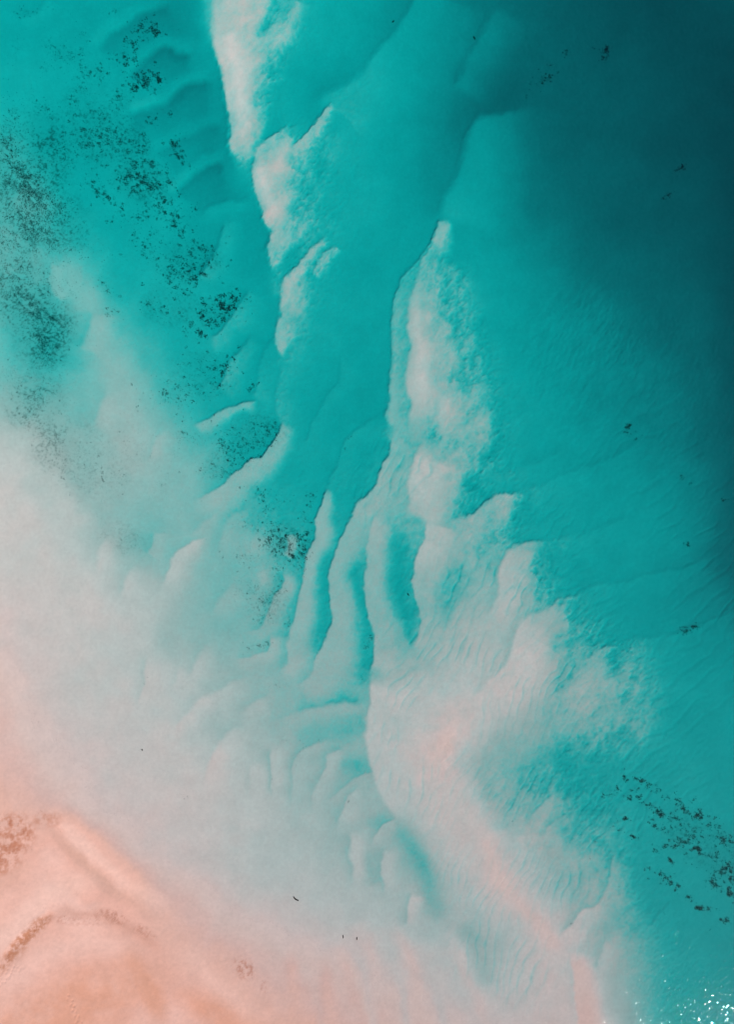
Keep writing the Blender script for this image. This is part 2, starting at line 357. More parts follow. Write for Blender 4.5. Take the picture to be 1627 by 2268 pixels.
for q in ([(570,1498),(510,1520),(450,1552),(410,1590),(390,1640)], [(560,1605),(505,1635),(470,1685),(455,1750)], [(500,1130),(455,1160),(430,1180),(405,1195)],
          [(560,1120),(520,1150),(495,1190),(480,1240)], [(530,1290),(490,1330),(470,1380)], [(470,1420),(440,1470),(430,1520)], [(610,1540),(560,1560),(520,1590)],
          [(300,1240),(280,1290),(270,1340)], [(250,1180),(225,1230),(215,1280)], [(380,950),(350,985),(335,1030)], [(240,860),(225,910),(215,960)]):
    dune(q, 46, rel=0.28, E=7, trough=0.2, L=20, flat=0.1, ends=(0.3, 0.35))
# -- small fingers lower down
dune([(830,1552,20),(810,1557,26),(726,1570,34),(646,1587,34),(590,1612,30)], tone=2.0, E=8, trough=0.5, L=10, a=0.8, ends=(0.2, 0.35))
dune([(735,1630,20),(720,1647,34),(681,1660,44),(655,1697,50),(650,1734,50),(651,1780,46),(640,1810,36)], tone=1.65, E=3, trough=0.5, L=10, a=0.8, ends=(0.2, 0.35))
dune([(775,1648,20),(760,1658,30),(728,1672,42),(725,1690,46),(710,1727,48),(696,1754,44),(690,1805,36)], tone=1.6, E=3, trough=0.5, L=10, a=0.8, ends=(0.2, 0.35))
dune([(600,1650),(601,1664),(603,1717),(605,1774)], 44, tone=1.4, E=3, trough=0.5, L=10, a=0.8, ends=(0.2, 0.35))
dune([(560,1680),(556,1740),(560,1790)], 40, tone=1.25, E=5, trough=0.15, L=10, a=0.8, ends=(0.2, 0.35))
dune([(842,1700,20),(830,1706,26),(790,1727,34),(776,1737,38),(743,1764,40),(713,1784,36)], tone=1.7, E=3, trough=0.5, L=10, a=0.8, ends=(0.2, 0.35))
dune([(800,1745),(790,1752),(773,1774),(756,1814),(750,1840)], 48, tone=1.5, E=3, trough=0.5, L=10, a=0.8, ends=(0.2, 0.35))
dune([(880,1816),(855,1828),(838,1850),(822,1880)], 40, tone=1.6, E=3, trough=0.5, L=10, a=0.8, ends=(0.2, 0.35))
dune([(783,1836),(783,1870),(783,1896),(790,1923),(788,1970)], 34, tone=1.2, E=6, trough=0.5, L=10, a=0.8, ends=(0.2, 0.35))
dune([(862,1875),(850,1913),(856,1946),(858,1975),(846,1990)], 40, tone=1.35, E=4, trough=0.5, L=10, a=0.8, ends=(0.2, 0.35))
dune([(918,1978),(912,1995),(905,2030),(902,2060)], 34, tone=1.0, E=4, trough=0.5, L=10, a=0.8, ends=(0.2, 0.35))

# -- the great middle bar
stroke([(1000,560,26,3.6),(1010,640,44,3.3),(1020,740,54,3.2),(1035,840,62,3.1),(1050,930,66,3.1),(1050,1010,56,3.1)], a=0.7)
stroke([(955,780,46,2.2),(965,850,60,1.9),(968,920,66,1.8),(985,985,76,1.8),(965,1050,70,1.8),(955,1110,70,1.9),(960,1160,60,2.0)], ends=(0.1,0.1), a=0.9)
dune([(945,560,14,3.0),(935,579,30,2.8),(903,619,60,2.6),(883,669,66,2.5),(876,709,66,2.5),(874,772,66,2.4),(873,822,66,2.4),(870,869,70,2.4),(862,911,76,2.5),(866,950,80,2.5)], E=8.5, trough=0.2, flat=0.45, ends=(0.06,0.04))
dune([(992,478,16,3.0),(980,496,34,2.5),(966,529,48,2.2),(940,572,72,2.0),(931,622,92,1.7),(913,682,118,1.4),(910,719,122,1.3),(920,756,126,1.3),(916,799,132,1.2),(908,849,140,1.1),(916,889,166,1.1),(911,930,150,1.2),(905,960,140,1.5),(905,990,130,1.7)], E=8, trough=0.1, L=14, flat=0.32, ends=(0.04,0.15))
dune([(950,965,140,1.3),(940,978,140,1.2),(926,998,140,1.1),(916,1028,130,1.1),(913,1071,120,1.1),(913,1111,112,1.3),(900,1140,100,1.6)], E=7, trough=0.08, L=16, flat=0.35, ends=(0.3,0.1), a=0.8)
stroke([(876,915,22,2.5),(884,955,26,2.4),(872,990,24,2.6)], a=0.85, ends=(0.2,0.2))
stroke([(930,920,28,1.9),(938,955,30,1.8),(936,985,28,1.8)], a=0.8, ends=(0.2,0.2))
dune([(1105,950,24,3.2),(1083,961,50,2.8),(1045,975,66,2.5),(1005,995,70,2.1)], E=8, trough=0.15, flat=0.3, ends=(0.4,0.15))
dune([(1180,1104,20,2.9),(1150,1101,50,2.5),(1118,1101,80,2.2),(1090,1110,95,2.1),(1060,1138,90,2.0),(1030,1152,80,1.9),(990,1165,60,1.8)], E=7.5, trough=0.2, flat=0.35, ends=(0.3,0.2), a=0.9)
blob(1132, 1175, 12, 16, 3.6, 0.8)
dune([(1240,1212,18,2.9),(1198,1203,52,2.5),(1168,1206,84,2.1),(1138,1221,112,1.7),(1122,1245,124,1.4),(1112,1271,120,1.2),(1108,1311,104,1.2),(1095,1350,90,1.4),(1070,1390,80,1.5)], E=7, trough=0.35, L=18, flat=0.25, ends=(0.28,0.2), a=0.9)
dune([(1298,1324,18,2.9),(1270,1328,44,2.5),(1238,1333,80,2.2),(1208,1355,105,1.8),(1180,1370,120,1.5),(1150,1396,140,1.2),(1132,1470,150,1.0),(1085,1517,130,0.9),(1040,1560,110,0.8)], E=7, trough=0.3, L=16, flat=0.22, ends=(0.22,0.2), a=0.92)
dune([(1400,1440,30,3.1),(1348,1437,80,2.7),(1318,1453,130,2.4),(1292,1480,160,2.2),(1265,1520,170,2.1),(1235,1560,160,2.0)], E=5, trough=0.3, L=16, flat=0.35, ends=(0.35,0.25), a=0.9)
stroke([(1290,1560,60,2.3),(1380,1590,60,2.6),(1400,1640,36,2.9)], a=0.7)
dune([(828,1490),(826,1520),(820,1580),(815,1634),(823,1684),(840,1727),(863,1780),(885,1820)], 130, tone=1.25, E=12, trough=0.25, L=24)
# pale salmon crest of the lower bar
stroke([(1080,1520,30,0.9),(1030,1580,34,0.7),(985,1640,36,0.35),(970,1690,34,0.5),(1000,1740,40,0.75),(1050,1810,36,0.75),(1082,1880,26,0.45),(1104,1940,26,0.3),(1140,1990,22,0.4),(1178,2026,22,0.4),(1218,2073,22,0.45),(1250,2110,20,0.3)], ends=(0.15,0.05), a=0.85)
dune([(1258,2105,40,0.5),(1272,2140,52,0.25),(1279,2175,60,0.3),(1281,2213,66,0.2),(1283,2268,76,0.1),(1285,2340,80,0.0)], E=9, trough=0.15, flat=0.2, ends=(0.15,0))
blob(990, 1655, 14, 26, 0.25, 0.8)
for q, tn in (([(862,2030),(893,2096),(920,2163),(928,2230),(945,2300)], 0.2), ([(745,2080),(770,2147),(786,2213),(800,2300)], -0.05),
              ([(800,2060),(826,2130),(840,2200)], 0.4), ([(710,2110),(722,2163),(732,2268),(735,2320)], -0.35),
              ([(985,2050),(1016,2096),(1036,2163),(1062,2230),(1090,2320)], 0.45), ([(640,2090),(650,2180),(660,2300)], -0.5)):
    stroke(q, 17, tn, 0.6, ends=(0.3, 0.1))
for q, tn in (([(770,2040),(795,2100),(815,2190),(830,2290)], 0.75), ([(850,2040),(870,2110),(890,2190),(900,2290)], 0.9), ([(930,2080),(960,2150),(975,2230),(985,2300)], 1.0), ([(690,2130),(700,2200),(712,2290)], 0.1)):
    stroke(q, 13, tn, 0.6, ends=(0.3, 0.1))
# faint lines in the deeper water on the right
for q, r_ in (([(1420,975),(1388,1001),(1318,1035),(1272,1051),(1202,1078),(1150,1095)], 0.18), ([(1400,1150),(1342,1168),(1285,1188),(1218,1201)], 0.25),
              ([(1580,1230),(1515,1265),(1452,1275),(1385,1291),(1318,1301),(1265,1331)], 0.3), ([(1640,1350),(1552,1393),(1485,1413),(1395,1423),(1340,1438)], 0.35),
              ([(1180,905),(1130,940),(1090,960)], 0.15), ([(1260,1000),(1180,1030),(1120,1060)], 0.1)):
    dune(q, 70, rel=r_ * 0.8, E=7, trough=0.2, L=14, flat=0.0)
dune([(1375,1890),(1362,1913),(1348,1973),(1328,2010),(1292,2026),(1272,2053),(1240,2072)], 56, rel=0.5, E=4, trough=0.5, L=10)
dune([(1345,2085),(1335,2120),(1322,2150)], 40, rel=0.3, E=4, trough=0.3, L=10)
dune([(1490,2000),(1460,2030),(1440,2055)], 30, rel=0.1, E=3, trough=0.2, L=8)
dune([(1230,1755),(1200,1790),(1175,1810)], 40, rel=0.3, E=4, trough=0.5, L=10)
dune([(1260,1810),(1225,1830),(1205,1860)], 40, rel=0.3, E=4, trough=0.4, L=10)
# -- beach forms
stroke([(108,1755,22,-0.6),(140,1818,28,-1.1),(187,1868,32,-1.25),(233,1915,36,-1.25),(275,1950,40,-1.15),(350,2000,46,-0.8)], a=0.85, ends=(0.25,0.25))
stroke([(120,1850,16,-0.75),(170,1905,14,-0.7),(225,1955,14,-0.7),(270,1985,14,-0.7)], a=0.6, ends=(0.3,0.3))
dune([(255,2025,60,-1.0),(215,2018,84,-1.2),(170,2003,100,-1.25),(140,1985,104,-1.25),(122,1955,100,-1.2),(125,1920,70,-1.1)], E=24, trough=0.2, L=34, flat=0.2, a=0.8, ends=(0.3,0.3))
dune([(0,2120),(40,2070),(80,2030),(120,2000)], 60, tone=-1.25, E=18, trough=0.3, L=24)
T = T + mask([(960,760,120,330,-3,0.85),(940,1050,90,120,0,0.4),(1150,1250,110,130,0,0.25),(1300,1530,160,160,0,0.2)]) * (1 - smooth(2.6, 3.6, T))
for q in ([(930,640,10,1.9),(922,700,13,1.5),(938,770,16,1.4),(935,840,18,1.3),(942,890,20,1.3),(940,930,16,1.6)], [(942,1000,14,1.4),(932,1040,18,1.3),(935,1090,18,1.4),(930,1130,14,1.7)],
          [(975,860,14,1.5),(985,910,14,1.6),(970,960,12,1.9)], [(590,345,14,1.4),(580,400,16,1.2),(600,460,14,1.6),(625,500,10,1.8)], [(640,300,9,2.2),(620,350,12,1.7),(640,380,10,1.9)]):
    stroke(q, a=0.75, ends=(0.25, 0.25))
TS = T.copy()

# -- fine relief: megaripples on the bars, mottled bed everywhere
def ripples(ang, lam, seed, wob=0.75, sharp=0.3):
    a = R(ang)
    nx_, ny_ = math.cos(a), math.sin(a)
    ph = (PX * nx_ + PY * ny_) / lam
    al = (-PX * ny_ + PY * nx_)
    ph = ph + fbm(PX, PY, 210, 2, seed + 5) * 26 / lam + fbm(PX, PY, lam * 5.5, 3, seed) * wob + 0.22 * np.abs(np.sin(al / (lam * 1.25) + 3 * fbm(PX, PY, lam * 6, 2, seed + 1)))
    f = ph - np.floor(ph)
    return np.where(f < sharp, -np.sin(f / sharp * math.pi), 0.35 * (f - sharp) / (1 - sharp)) * smooth(-0.5, 0.35, fbm(PX, PY, lam * 2.2, 3, seed + 2))

bars = mask([(950,820,110,300,-4,0.45),(1000,1120,190,190,0,0.8),(1050,1400,250,230,0,1.0),(980,1600,190,220,0,1.0),(1200,1500,220,200,0,0.9),
             (1080,1850,170,220,-25,0.8),(1250,1850,220,200,-20,0.8),(1180,2080,200,200,0,0.6),(880,1070,120,130,30,1.0)])
T = T + bars * fbm(PX * 0.9 + PY * 0.45, (PY * 0.9 - PX * 0.45) * 0.75, 12, 2, 57) * 0.2
right = mask([(1400,1300,330,420,0,1.0),(1450,1550,250,300,0,1.0),(1300,900,260,260,0,0.5)])
left = mask([(620,1150,260,500,20,0.5),(700,1750,200,300,0,0.5)])
rp = ripples(24, 19, 21) * 0.85 + ripples(30, 33, 31) * 0.45
T = T + bars * (-rp) * (0.78 - 0.2 * smooth(1.0, 3.0, TS)) * np.clip(0.75 + 0.7 * fbm(PX, PY, 110, 3, 55), 0.1, 1.4)
T = T + right * (-(ripples(52, 34, 41) * 0.75 + ripples(46, 17, 51) * 0.35)) * 0.26
mid = smooth(1.2, 2.6, TS) * (1 - smooth(3.6, 4.6, TS))
cloud = fbm(PX, PY, 60, 6, 61, 0.62)
sl = PX * 0.86 + PY * 0.5; st = -PX * 0.5 + PY * 0.86           # clouds drawn out along the current
puff = fbm(sl, st * 0.62, 42, 6, 66, 0.66)
grit = fbm(PX, PY, 6.5, 3, 71, 0.75)
east = smooth(430, 520, PX - 0.15 * np.maximum(PY - 900, 0))
bank = smooth(0.7, 1.5, TS) * (1 - smooth(3.3, 4.3, TS)) * east
puffy = 0.12 + mask([(600,330,170,480,-12,1.0),(1030,850,110,420,-5,0.9),(1100,1120,120,130,0,0.9),(1230,1280,110,120,0,0.8),(1330,1480,150,260,0,0.75),(1280,1980,150,260,-15,0.6),(1200,1780,170,130,0,0.6)])
T = T + bank * (puff * 0.95 + 0.1) * puffy + mid * (cloud * (0.16 + 0.05 * east * puffy) + grit * (0.09 + 0.12 * east + 0.22 * east * puffy))
T = T + (1 - mid) * np.where(TS > 3, cloud * 0.17 + grit * 0.06, cloud * 0.16 + fbm(PX, PY, 150, 3, 62) * 0.12 + grit * 0.035)
# wind-roughened / mottled bed in the deep part
T = T + mask([(1280,780,170,170,0,1.0),(1450,900,300,300,0,0.4)]) * (fbm(PX * 1.3 + PY * 0.5, PY * 0.6, 14, 3, 81, 0.7) * 0.22)

KT = [-2.0, -1.0, -0.5, 0.0, 0.5, 1.0, 1.5, 2.0, 2.5, 3.0, 3.5, 4.0, 5.0, 6.0, 7.0, 8.0, 9.0, 10.0]
KZ = [0.95, 0.45, 0.24, 0.08, 0.0, -0.022, -0.055, -0.10, -0.165, -0.26, -0.50, -0.88, -1.56, -2.4, -3.75, -4.95, -5.9, -6.9]
def height(t):
    z = np.interp(t, KT, KZ)
    return np.where(z < 0, z * 0.25, z * 0.5)
Z = height(T)
# footprints pressed into the dry sand at the lower left
def press(px, py, r=2.0, d=0.05):
    win = window(np.array([(px, py), (px, py)]), r * 2.5)
    if win is None:
        return
    q = (PX[win] - px) ** 2 + (PY[win] - py) ** 2
    Z[win] -= d * np.exp(-q / r ** 2)
def track(x0, y0, x1, y1, n, gap=4.0):
    for i in range(n):
        u = i / (n - 1)
        s = gap if i % 2 else -gap
        L_ = math.hypot(x1 - x0, y1 - y0)
        press(x0 + (x1 - x0) * u - (y1 - y0) / L_ * s * 0.5 + random.uniform(-1.2, 1.2), y0 + (y1 - y0) * u + (x1 - x0) / L_ * s * 0.5 + random.uniform(-1.2, 1.2), 1.9, random.uniform(0.05, 0.11))
track(-5, 2172, 52, 2142, 12); track(-4, 2182, 26, 2160, 7); track(-8, 2160, 40, 2138, 8)
track(151, 2205, 184, 2275, 13, 6); track(160, 2215, 172, 2262, 8, 5)
Z = Z.astype(np.float64)

def ground_z(px, py):
    """bed height under a survey point"""
    wx = (px - PIC_W / 2) * MPP; wy = (PIC_H / 2 - py) * MPP
    i = np.clip(np.searchsorted(ax, wx) - 1, 0, NX - 2); j = np.clip(np.searchsorted(ay, wy) - 1, 0, NY - 2)
    return wx, wy, Z[j, i]

# ------------------------------------------------------------------ sand colour (salmon dry sand, pale carbonate sand under water; browner beach hollows, paler ridges)
def ramp(t, keys):
    k = np.array([a for a, _ in keys])
    return np.stack([np.interp(t, k, np.array([c[i] for _, c in keys])) for i in range(3)], -1)
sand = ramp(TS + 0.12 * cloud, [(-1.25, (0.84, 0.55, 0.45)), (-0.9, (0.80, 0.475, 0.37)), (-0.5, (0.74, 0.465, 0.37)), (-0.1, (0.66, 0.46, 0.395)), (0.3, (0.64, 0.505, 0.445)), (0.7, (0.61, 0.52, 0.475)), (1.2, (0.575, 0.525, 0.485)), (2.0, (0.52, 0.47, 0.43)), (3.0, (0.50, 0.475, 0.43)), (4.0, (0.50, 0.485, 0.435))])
def tint(items, colour, texture=None):
    m = mask(items)
    if texture is not None:
        m = m * texture
    m = np.clip(m, 0, 1)[..., None]
    return m, np.array(colour)
for items, colour, tex in (
    ([(210,2195,190,75,-12,0.4),(130,2255,200,70,0,0.4),(320,2180,95,42,58,0.4),(490,2245,130,42,25,0.35)], (0.72, 0.345, 0.21), np.clip(0.85 + 0.4 * cloud, 0, 1)),
    ([(200,2205,130,45,-12,0.4),(120,2262,130,40,0,0.4),(325,2190,62,24,58,0.45),(490,2248,80,22,25,0.35)], (0.72, 0.345, 0.21), np.clip(0.85 + 0.4 * cloud, 0, 1)),
    ([(25,1845,60,50,0,0.9),(10,1900,55,40,-30,0.9),(105,1815,40,20,0,0.5)], (0.55, 0.225, 0.13), smooth(-0.55, 0.7, fbm(PX, PY, 12, 4, 91, 0.8))),
    ([(55,2072,66,15,-47,1.0),(85,2045,40,16,-35,0.9)], (0.55, 0.235, 0.13), smooth(-0.6, 0.6, fbm(PX, PY, 9, 4, 92, 0.8))),
    ([(190,2035,90,16,0,0.45),(250,2030,40,16,20,0.75),(320,2065,34,14,35,0.6),(540,2145,30,24,50,0.7),(585,2190,10,20,0,0.4)], (0.50, 0.215, 0.145), smooth(-0.3, 0.7, fbm(PX, PY, 7, 4, 93, 0.85))),
    ([(165,1890,90,16,45,0.3),(235,1962,60,16,40,0.25),(320,2120,90,20,45,0.2)], (0.56, 0.34, 0.26), None)):
    m, c = tint(items, colour, tex)
    sand = sand * (1 - m) + c * m
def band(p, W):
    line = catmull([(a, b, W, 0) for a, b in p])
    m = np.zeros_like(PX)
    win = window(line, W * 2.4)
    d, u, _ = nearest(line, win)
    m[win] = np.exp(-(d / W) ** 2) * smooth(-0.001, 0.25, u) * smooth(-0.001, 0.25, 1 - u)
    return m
rust_tex = smooth(-0.7, 0.5, fbm(PX, PY, 9, 4, 92, 0.8))
for p, W, colour, a_, tex in (  # paler bands along beach ridges, darker ones along folds, rust streak
    ([(-30,2135),(20,2068),(70,2015),(120,1975),(190,1955),(240,1965)], 26, (0.86, 0.58, 0.47), 0.6, None),
    ([(108,1765),(150,1825),(200,1880),(262,1940),(335,1985),(400,2040)], 22, (0.86, 0.58, 0.47), 0.5, None),
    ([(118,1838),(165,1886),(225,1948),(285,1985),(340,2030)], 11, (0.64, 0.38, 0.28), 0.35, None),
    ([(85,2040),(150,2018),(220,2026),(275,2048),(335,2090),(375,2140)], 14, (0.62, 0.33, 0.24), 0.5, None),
    ([(-20,2175),(35,2108),(72,2062),(120,2026)], 13, (0.55, 0.235, 0.13), 0.95, rust_tex),
    ([(-30,2215),(60,2142),(140,2098),(240,2088),(320,2120)], 28, (0.86, 0.585, 0.485), 0.5, None),
    ([(260,2090),(310,2150),(345,2220),(360,2290)], 18, (0.70, 0.37, 0.25), 0.45, None),
    ([(380,2080),(450,2150),(520,2210),(600,2280)], 24, (0.85, 0.58, 0.48), 0.4, None),
    ([(-20,1985),(30,1935),(70,1900)], 22, (0.70, 0.42, 0.32), 0.45, None)):
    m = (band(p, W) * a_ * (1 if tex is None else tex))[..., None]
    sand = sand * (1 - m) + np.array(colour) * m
film = fbm(0.77 * PX + 0.64 * PY, 1.7 * (-0.64 * PX + 0.77 * PY), 7, 4, 96, 0.85)
for items, v in (([(40,400,110,190,30,1.0),(30,600,90,120,0,0.85),(100,480,120,80,20,0.8),(80,700,110,70,25,1.0),(95,760,70,70,20,0.8),(80,890,80,80,10,0.75),(120,980,60,80,-25,0.5),(230,300,110,70,20,0.65),(310,395,80,50,25,0.7),(200,240,90,60,0,0.35),(420,580,80,60,0,0.45),(480,690,60,40,-15,0.45),(380,680,80,50,0,0.35)], 0.95),
                 ([(570,960,70,50,-10,0.9),(505,1020,60,45,-30,0.7),(640,1205,60,50,20,0.8),(595,1330,50,60,0,0.6),(200,1020,120,110,0,0.45),(270,1190,60,40,20,0.5),(450,830,90,60,0,0.4),(1560,1870,120,60,33,0.5)], 0.6)):
    m = np.clip(mask(items) * v * (0.14 + 0.86 * smooth(0.05, 0.8, film + 0.35 * cloud)), 0, 0.8)[..., None]
    sand = sand * (1 - m) + np.array((0.06, 0.10, 0.085)) * m
sand *= (1 + 0.035 * grit)[..., None]

# ------------------------------------------------------------------ materials
def new_mat(name):
    m = bpy.data.materials.new(name)
    m.use_nodes = True
    nt = m.node_tree
    for n in list(nt.nodes):
        nt.nodes.remove(n)
    return m, nt, nt.nodes.new('ShaderNodeOutputMaterial')
def node(nt, typ, **kw):
    n = nt.nodes.new(typ)
    for k, v in kw.items():
        if k.startswith('i_'):
            n.inputs[k[2:]].default_value = v
        else:
            setattr(n, k, v)
    return n

m_sand, nt, out = new_mat('sand')
geo = node(nt, 'ShaderNodeNewGeometry')
att = node(nt, 'ShaderNodeAttribute', attribute_name='sand')
n1 = node(nt, 'ShaderNodeTexNoise', i_Scale=2.2, i_Detail=6.0, i_Roughness=0.75)
n2 = node(nt, 'ShaderNodeTexNoise', i_Scale=0.35, i_Detail=5.0, i_Roughness=0.6)
for n in (n1, n2):
    nt.links.new(geo.outputs['Position'], n.inputs['Vector'])
mr = node(nt, 'ShaderNodeMapRange', i_From_Min=0.0) if False else node(nt, 'ShaderNodeMapRange')
mr.inputs[1].default_value = 0.25; mr.inputs[2].default_value = 0.75; mr.inputs[3].default_value = 0.94; mr.inputs[4].default_value = 1.06
nt.links.new(n1.outputs[0], mr.inputs[0])
mr2 = node(nt, 'ShaderNodeMapRange')
mr2.inputs[1].default_value = 0.25; mr2.inputs[2].default_value = 0.75; mr2.inputs[3].default_value = 0.95; mr2.inputs[4].default_value = 1.05
nt.links.new(n2.outputs[0], mr2.inputs[0])
mu = node(nt, 'ShaderNodeMath', operation='MULTIPLY')
nt.links.new(mr.outputs[0], mu.inputs[0]); nt.links.new(mr2.outputs[0], mu.inputs[1])
sc_ = node(nt, 'ShaderNodeVectorMath', operation='SCALE')
nt.links.new(att.outputs['Color'], sc_.inputs[0]); nt.links.new(mu.outputs[0], sc_.inputs['Scale'])
bm_ = node(nt, 'ShaderNodeBump', i_Strength=0.5, i_Distance=0.05)
nt.links.new(n1.outputs[0], bm_.inputs['Height'])
df = node(nt, 'ShaderNodeBsdfDiffuse', i_Roughness=0.6)
nt.links.new(sc_.outputs[0], df.inputs['Color']); nt.links.new(bm_.outputs[0], df.inputs['Normal'])
nt.links.new(df.outputs[0], out.inputs['Surface'])

m_water, nt, out = new_mat('sea_water')
geo = node(nt, 'ShaderNodeNewGeometry')
mp = node(nt, 'ShaderNodeMapping')
mp.inputs['Rotation'].default_value = (0, 0, R(25)); mp.inputs['Scale'].default_value = (1.0, 0.55, 1.0)
nt.links.new(geo.outputs['Position'], mp.inputs['Vector'])
w1 = node(nt, 'ShaderNodeTexNoise', i_Scale=3.0, i_Detail=3.0, i_Roughness=0.5)
nt.links.new(mp.outputs[0], w1.inputs['Vector'])
wb = node(nt, 'ShaderNodeBump', i_Strength=1.0, i_Distance=0.04)
nt.links.new(w1.outputs[0], wb.inputs['Height'])
# Schlick reflectance of an air-water face (the bed is seen and lit straight through the surface)
dt = node(nt, 'ShaderNodeVectorMath', operation='DOT_PRODUCT')
nt.links.new(geo.outputs['Incoming'], dt.inputs[0]); nt.links.new(geo.outputs['Normal'], dt.inputs[1])
ab = node(nt, 'ShaderNodeMath', operation='ABSOLUTE'); nt.links.new(dt.outputs['Value'], ab.inputs[0])
om = node(nt, 'ShaderNodeMath', operation='SUBTRACT'); om.inputs[0].default_value = 1.0; nt.links.new(ab.outputs[0], om.inputs[1])
pw = node(nt, 'ShaderNodeMath', operation='POWER'); pw.inputs[1].default_value = 5.0; nt.links.new(om.outputs[0], pw.inputs[0])
fr = node(nt, 'ShaderNodeMath', operation='MULTIPLY_ADD'); fr.inputs[1].default_value = 0.98; fr.inputs[2].default_value = 0.02
nt.links.new(pw.outputs[0], fr.inputs[0])
gl = node(nt, 'ShaderNodeBsdfGlossy', i_Roughness=0.04)
gl.inputs['Color'].default_value = (1, 1, 1, 1)
nt.links.new(wb.outputs[0], gl.inputs['Normal'])
tr = node(nt, 'ShaderNodeBsdfTransparent')
mx = node(nt, 'ShaderNodeMixShader')
nt.links.new(fr.outputs[0], mx.inputs[0]); nt.links.new(tr.outputs[0], mx.inputs[1]); nt.links.new(gl.outputs[0], mx.inputs[2])
nt.links.new(mx.outputs[0], out.inputs['Surface'])
# volume absorption: sigma = density * (1 - colour)
SIG = (8.8, 0.52, 0.45)
va = node(nt, 'ShaderNodeVolumeAbsorption', i_Density=SIG[0])
va.inputs['Color'].default_value = (0.0, 1 - SIG[1] / SIG[0], 1 - SIG[2] / SIG[0], 1)
nt.links.new(va.outputs[0], out.inputs['Volume'])

def plain(name, c, var=0.35, scale=3.0, rough=0.9):
    m, nt, out = new_mat(name)
    geo = node(nt, 'ShaderNodeNewGeometry')
    n = node(nt, 'ShaderNodeTexNoise', i_Scale=scale, i_Detail=3.0)
    nt.links.new(geo.outputs['Position'], n.inputs['Vector'])
    r = node(nt, 'ShaderNodeValToRGB')
    r.color_ramp.elements[0].position = 0.3; r.color_ramp.elements[1].position = 0.7
    r.color_ramp.elements[0].color = (c[0] * (1 - var), c[1] * (1 - var), c[2] * (1 - var), 1)
    r.color_ramp.elements[1].color = (c[0] * (1 + var), c[1] * (1 + var), c[2] * (1 + var), 1)
    nt.links.new(n.outputs[0], r.inputs[0])
    b = node(nt, 'ShaderNodeBsdfDiffuse', i_Roughness=rough)
    nt.links.new(r.outputs[0], b.inputs['Color'])
    nt.links.new(b.outputs[0], out.inputs['Surface'])
    return m
m_grass = plain('seagrass_blades', (0.012, 0.042, 0.04))
m_algae = plain('red_algae', (0.16, 0.075, 0.085))
m_litter = plain('rust_litter', (0.38, 0.125, 0.06))
m_wood = plain('dark_driftwood', (0.03, 0.022, 0.02))

# ------------------------------------------------------------------ the bed as meshes: beach, sand bars, sea bed
gy_, gx_ = np.gradient(Z, ay, ax)
NRM = np.stack([-gx_, -gy_, np.ones_like(Z)], -1)
NRM /= np.linalg.norm(NRM, axis=-1, keepdims=True)
vid = np.arange(NX * NY).reshape(NY, NX)
quads = np.stack([vid[:-1, :-1], vid[:-1, 1:], vid[1:, 1:], vid[1:, :-1]], -1).reshape(-1, 4)
COS = np.stack([WX, WY, Z], -1).reshape(-1, 3)
NR = NRM.reshape(-1, 3)
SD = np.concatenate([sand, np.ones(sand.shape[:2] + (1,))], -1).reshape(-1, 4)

def tag(o, label=None, cat=None, group=None, kind=None):
    if label: o['label'] = label
    if cat: o['category'] = cat
    if group: o['group'] = group
    if kind: o['kind'] = kind
    return o

def sub_mesh(name, face_mask, mat):
    f = quads[face_mask]
    used = np.zeros(NX * NY, bool); used[f.ravel()] = True
    remap = np.cumsum(used) - 1
    v = COS[used]; f = remap[f]
    me = bpy.data.meshes.new(name)
    me.vertices.add(len(v)); me.vertices.foreach_set('co', v.ravel().astype(np.float32))
    me.loops.add(f.size); me.loops.foreach_set('vertex_index', f.ravel().astype(np.int32))
    me.polygons.add(len(f))
    me.polygons.foreach_set('loop_start', np.arange(0, f.size, 4, dtype=np.int32))
    me.update(calc_edges=True)
    me.polygons.foreach_set('use_smooth', np.ones(len(f), bool))
    a = me.attributes.new('sand', 'FLOAT_COLOR', 'POINT')
    a.data.foreach_set('color', SD[used].ravel().astype(np.float32))
    me.normals_split_custom_set_from_vertices(NR[used].astype(np.float32))
    me.materials.append(mat)
    o = bpy.data.objects.new(name, me)
    col.objects.link(o)
    return o

def corner_mean(a):
    return 0.25 * (a[:-1, :-1] + a[:-1, 1:] + a[1:, 1:] + a[1:, :-1])
fT = corner_mean(TS); fx_ = corner_mean(PX); fy_ = corner_mean(PY)
is_beach = (fT < 0.35) & (fy_ - 1330 > 1.05 * (fx_ - 60) * 0.75) & (fx_ < 980)
lbar = (fT < 3.1) & (fx_ > 440) & (fx_ < 770) & (fy_ < 800)
mbar = (fT < 2.7) & ~is_beach & (fx_ > np.where(fy_ < 1140, 855, np.where(fy_ < 1440, 905, 818))) & (fy_ > 470) & (fx_ - 905 > (fy_ - 1850) * 0.62 * (fy_ > 1850))
seab = ~(is_beach | lbar | mbar)
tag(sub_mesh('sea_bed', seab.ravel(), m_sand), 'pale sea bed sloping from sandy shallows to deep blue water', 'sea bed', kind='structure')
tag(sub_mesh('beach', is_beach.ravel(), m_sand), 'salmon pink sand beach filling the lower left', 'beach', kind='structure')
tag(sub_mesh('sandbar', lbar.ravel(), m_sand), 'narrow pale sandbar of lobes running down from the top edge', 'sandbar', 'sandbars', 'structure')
tag(sub_mesh('sandbar', mbar.ravel(), m_sand), 'broad rippled pale sandbar through the middle to the lower edge', 'sandbar', 'sandbars', 'structure')

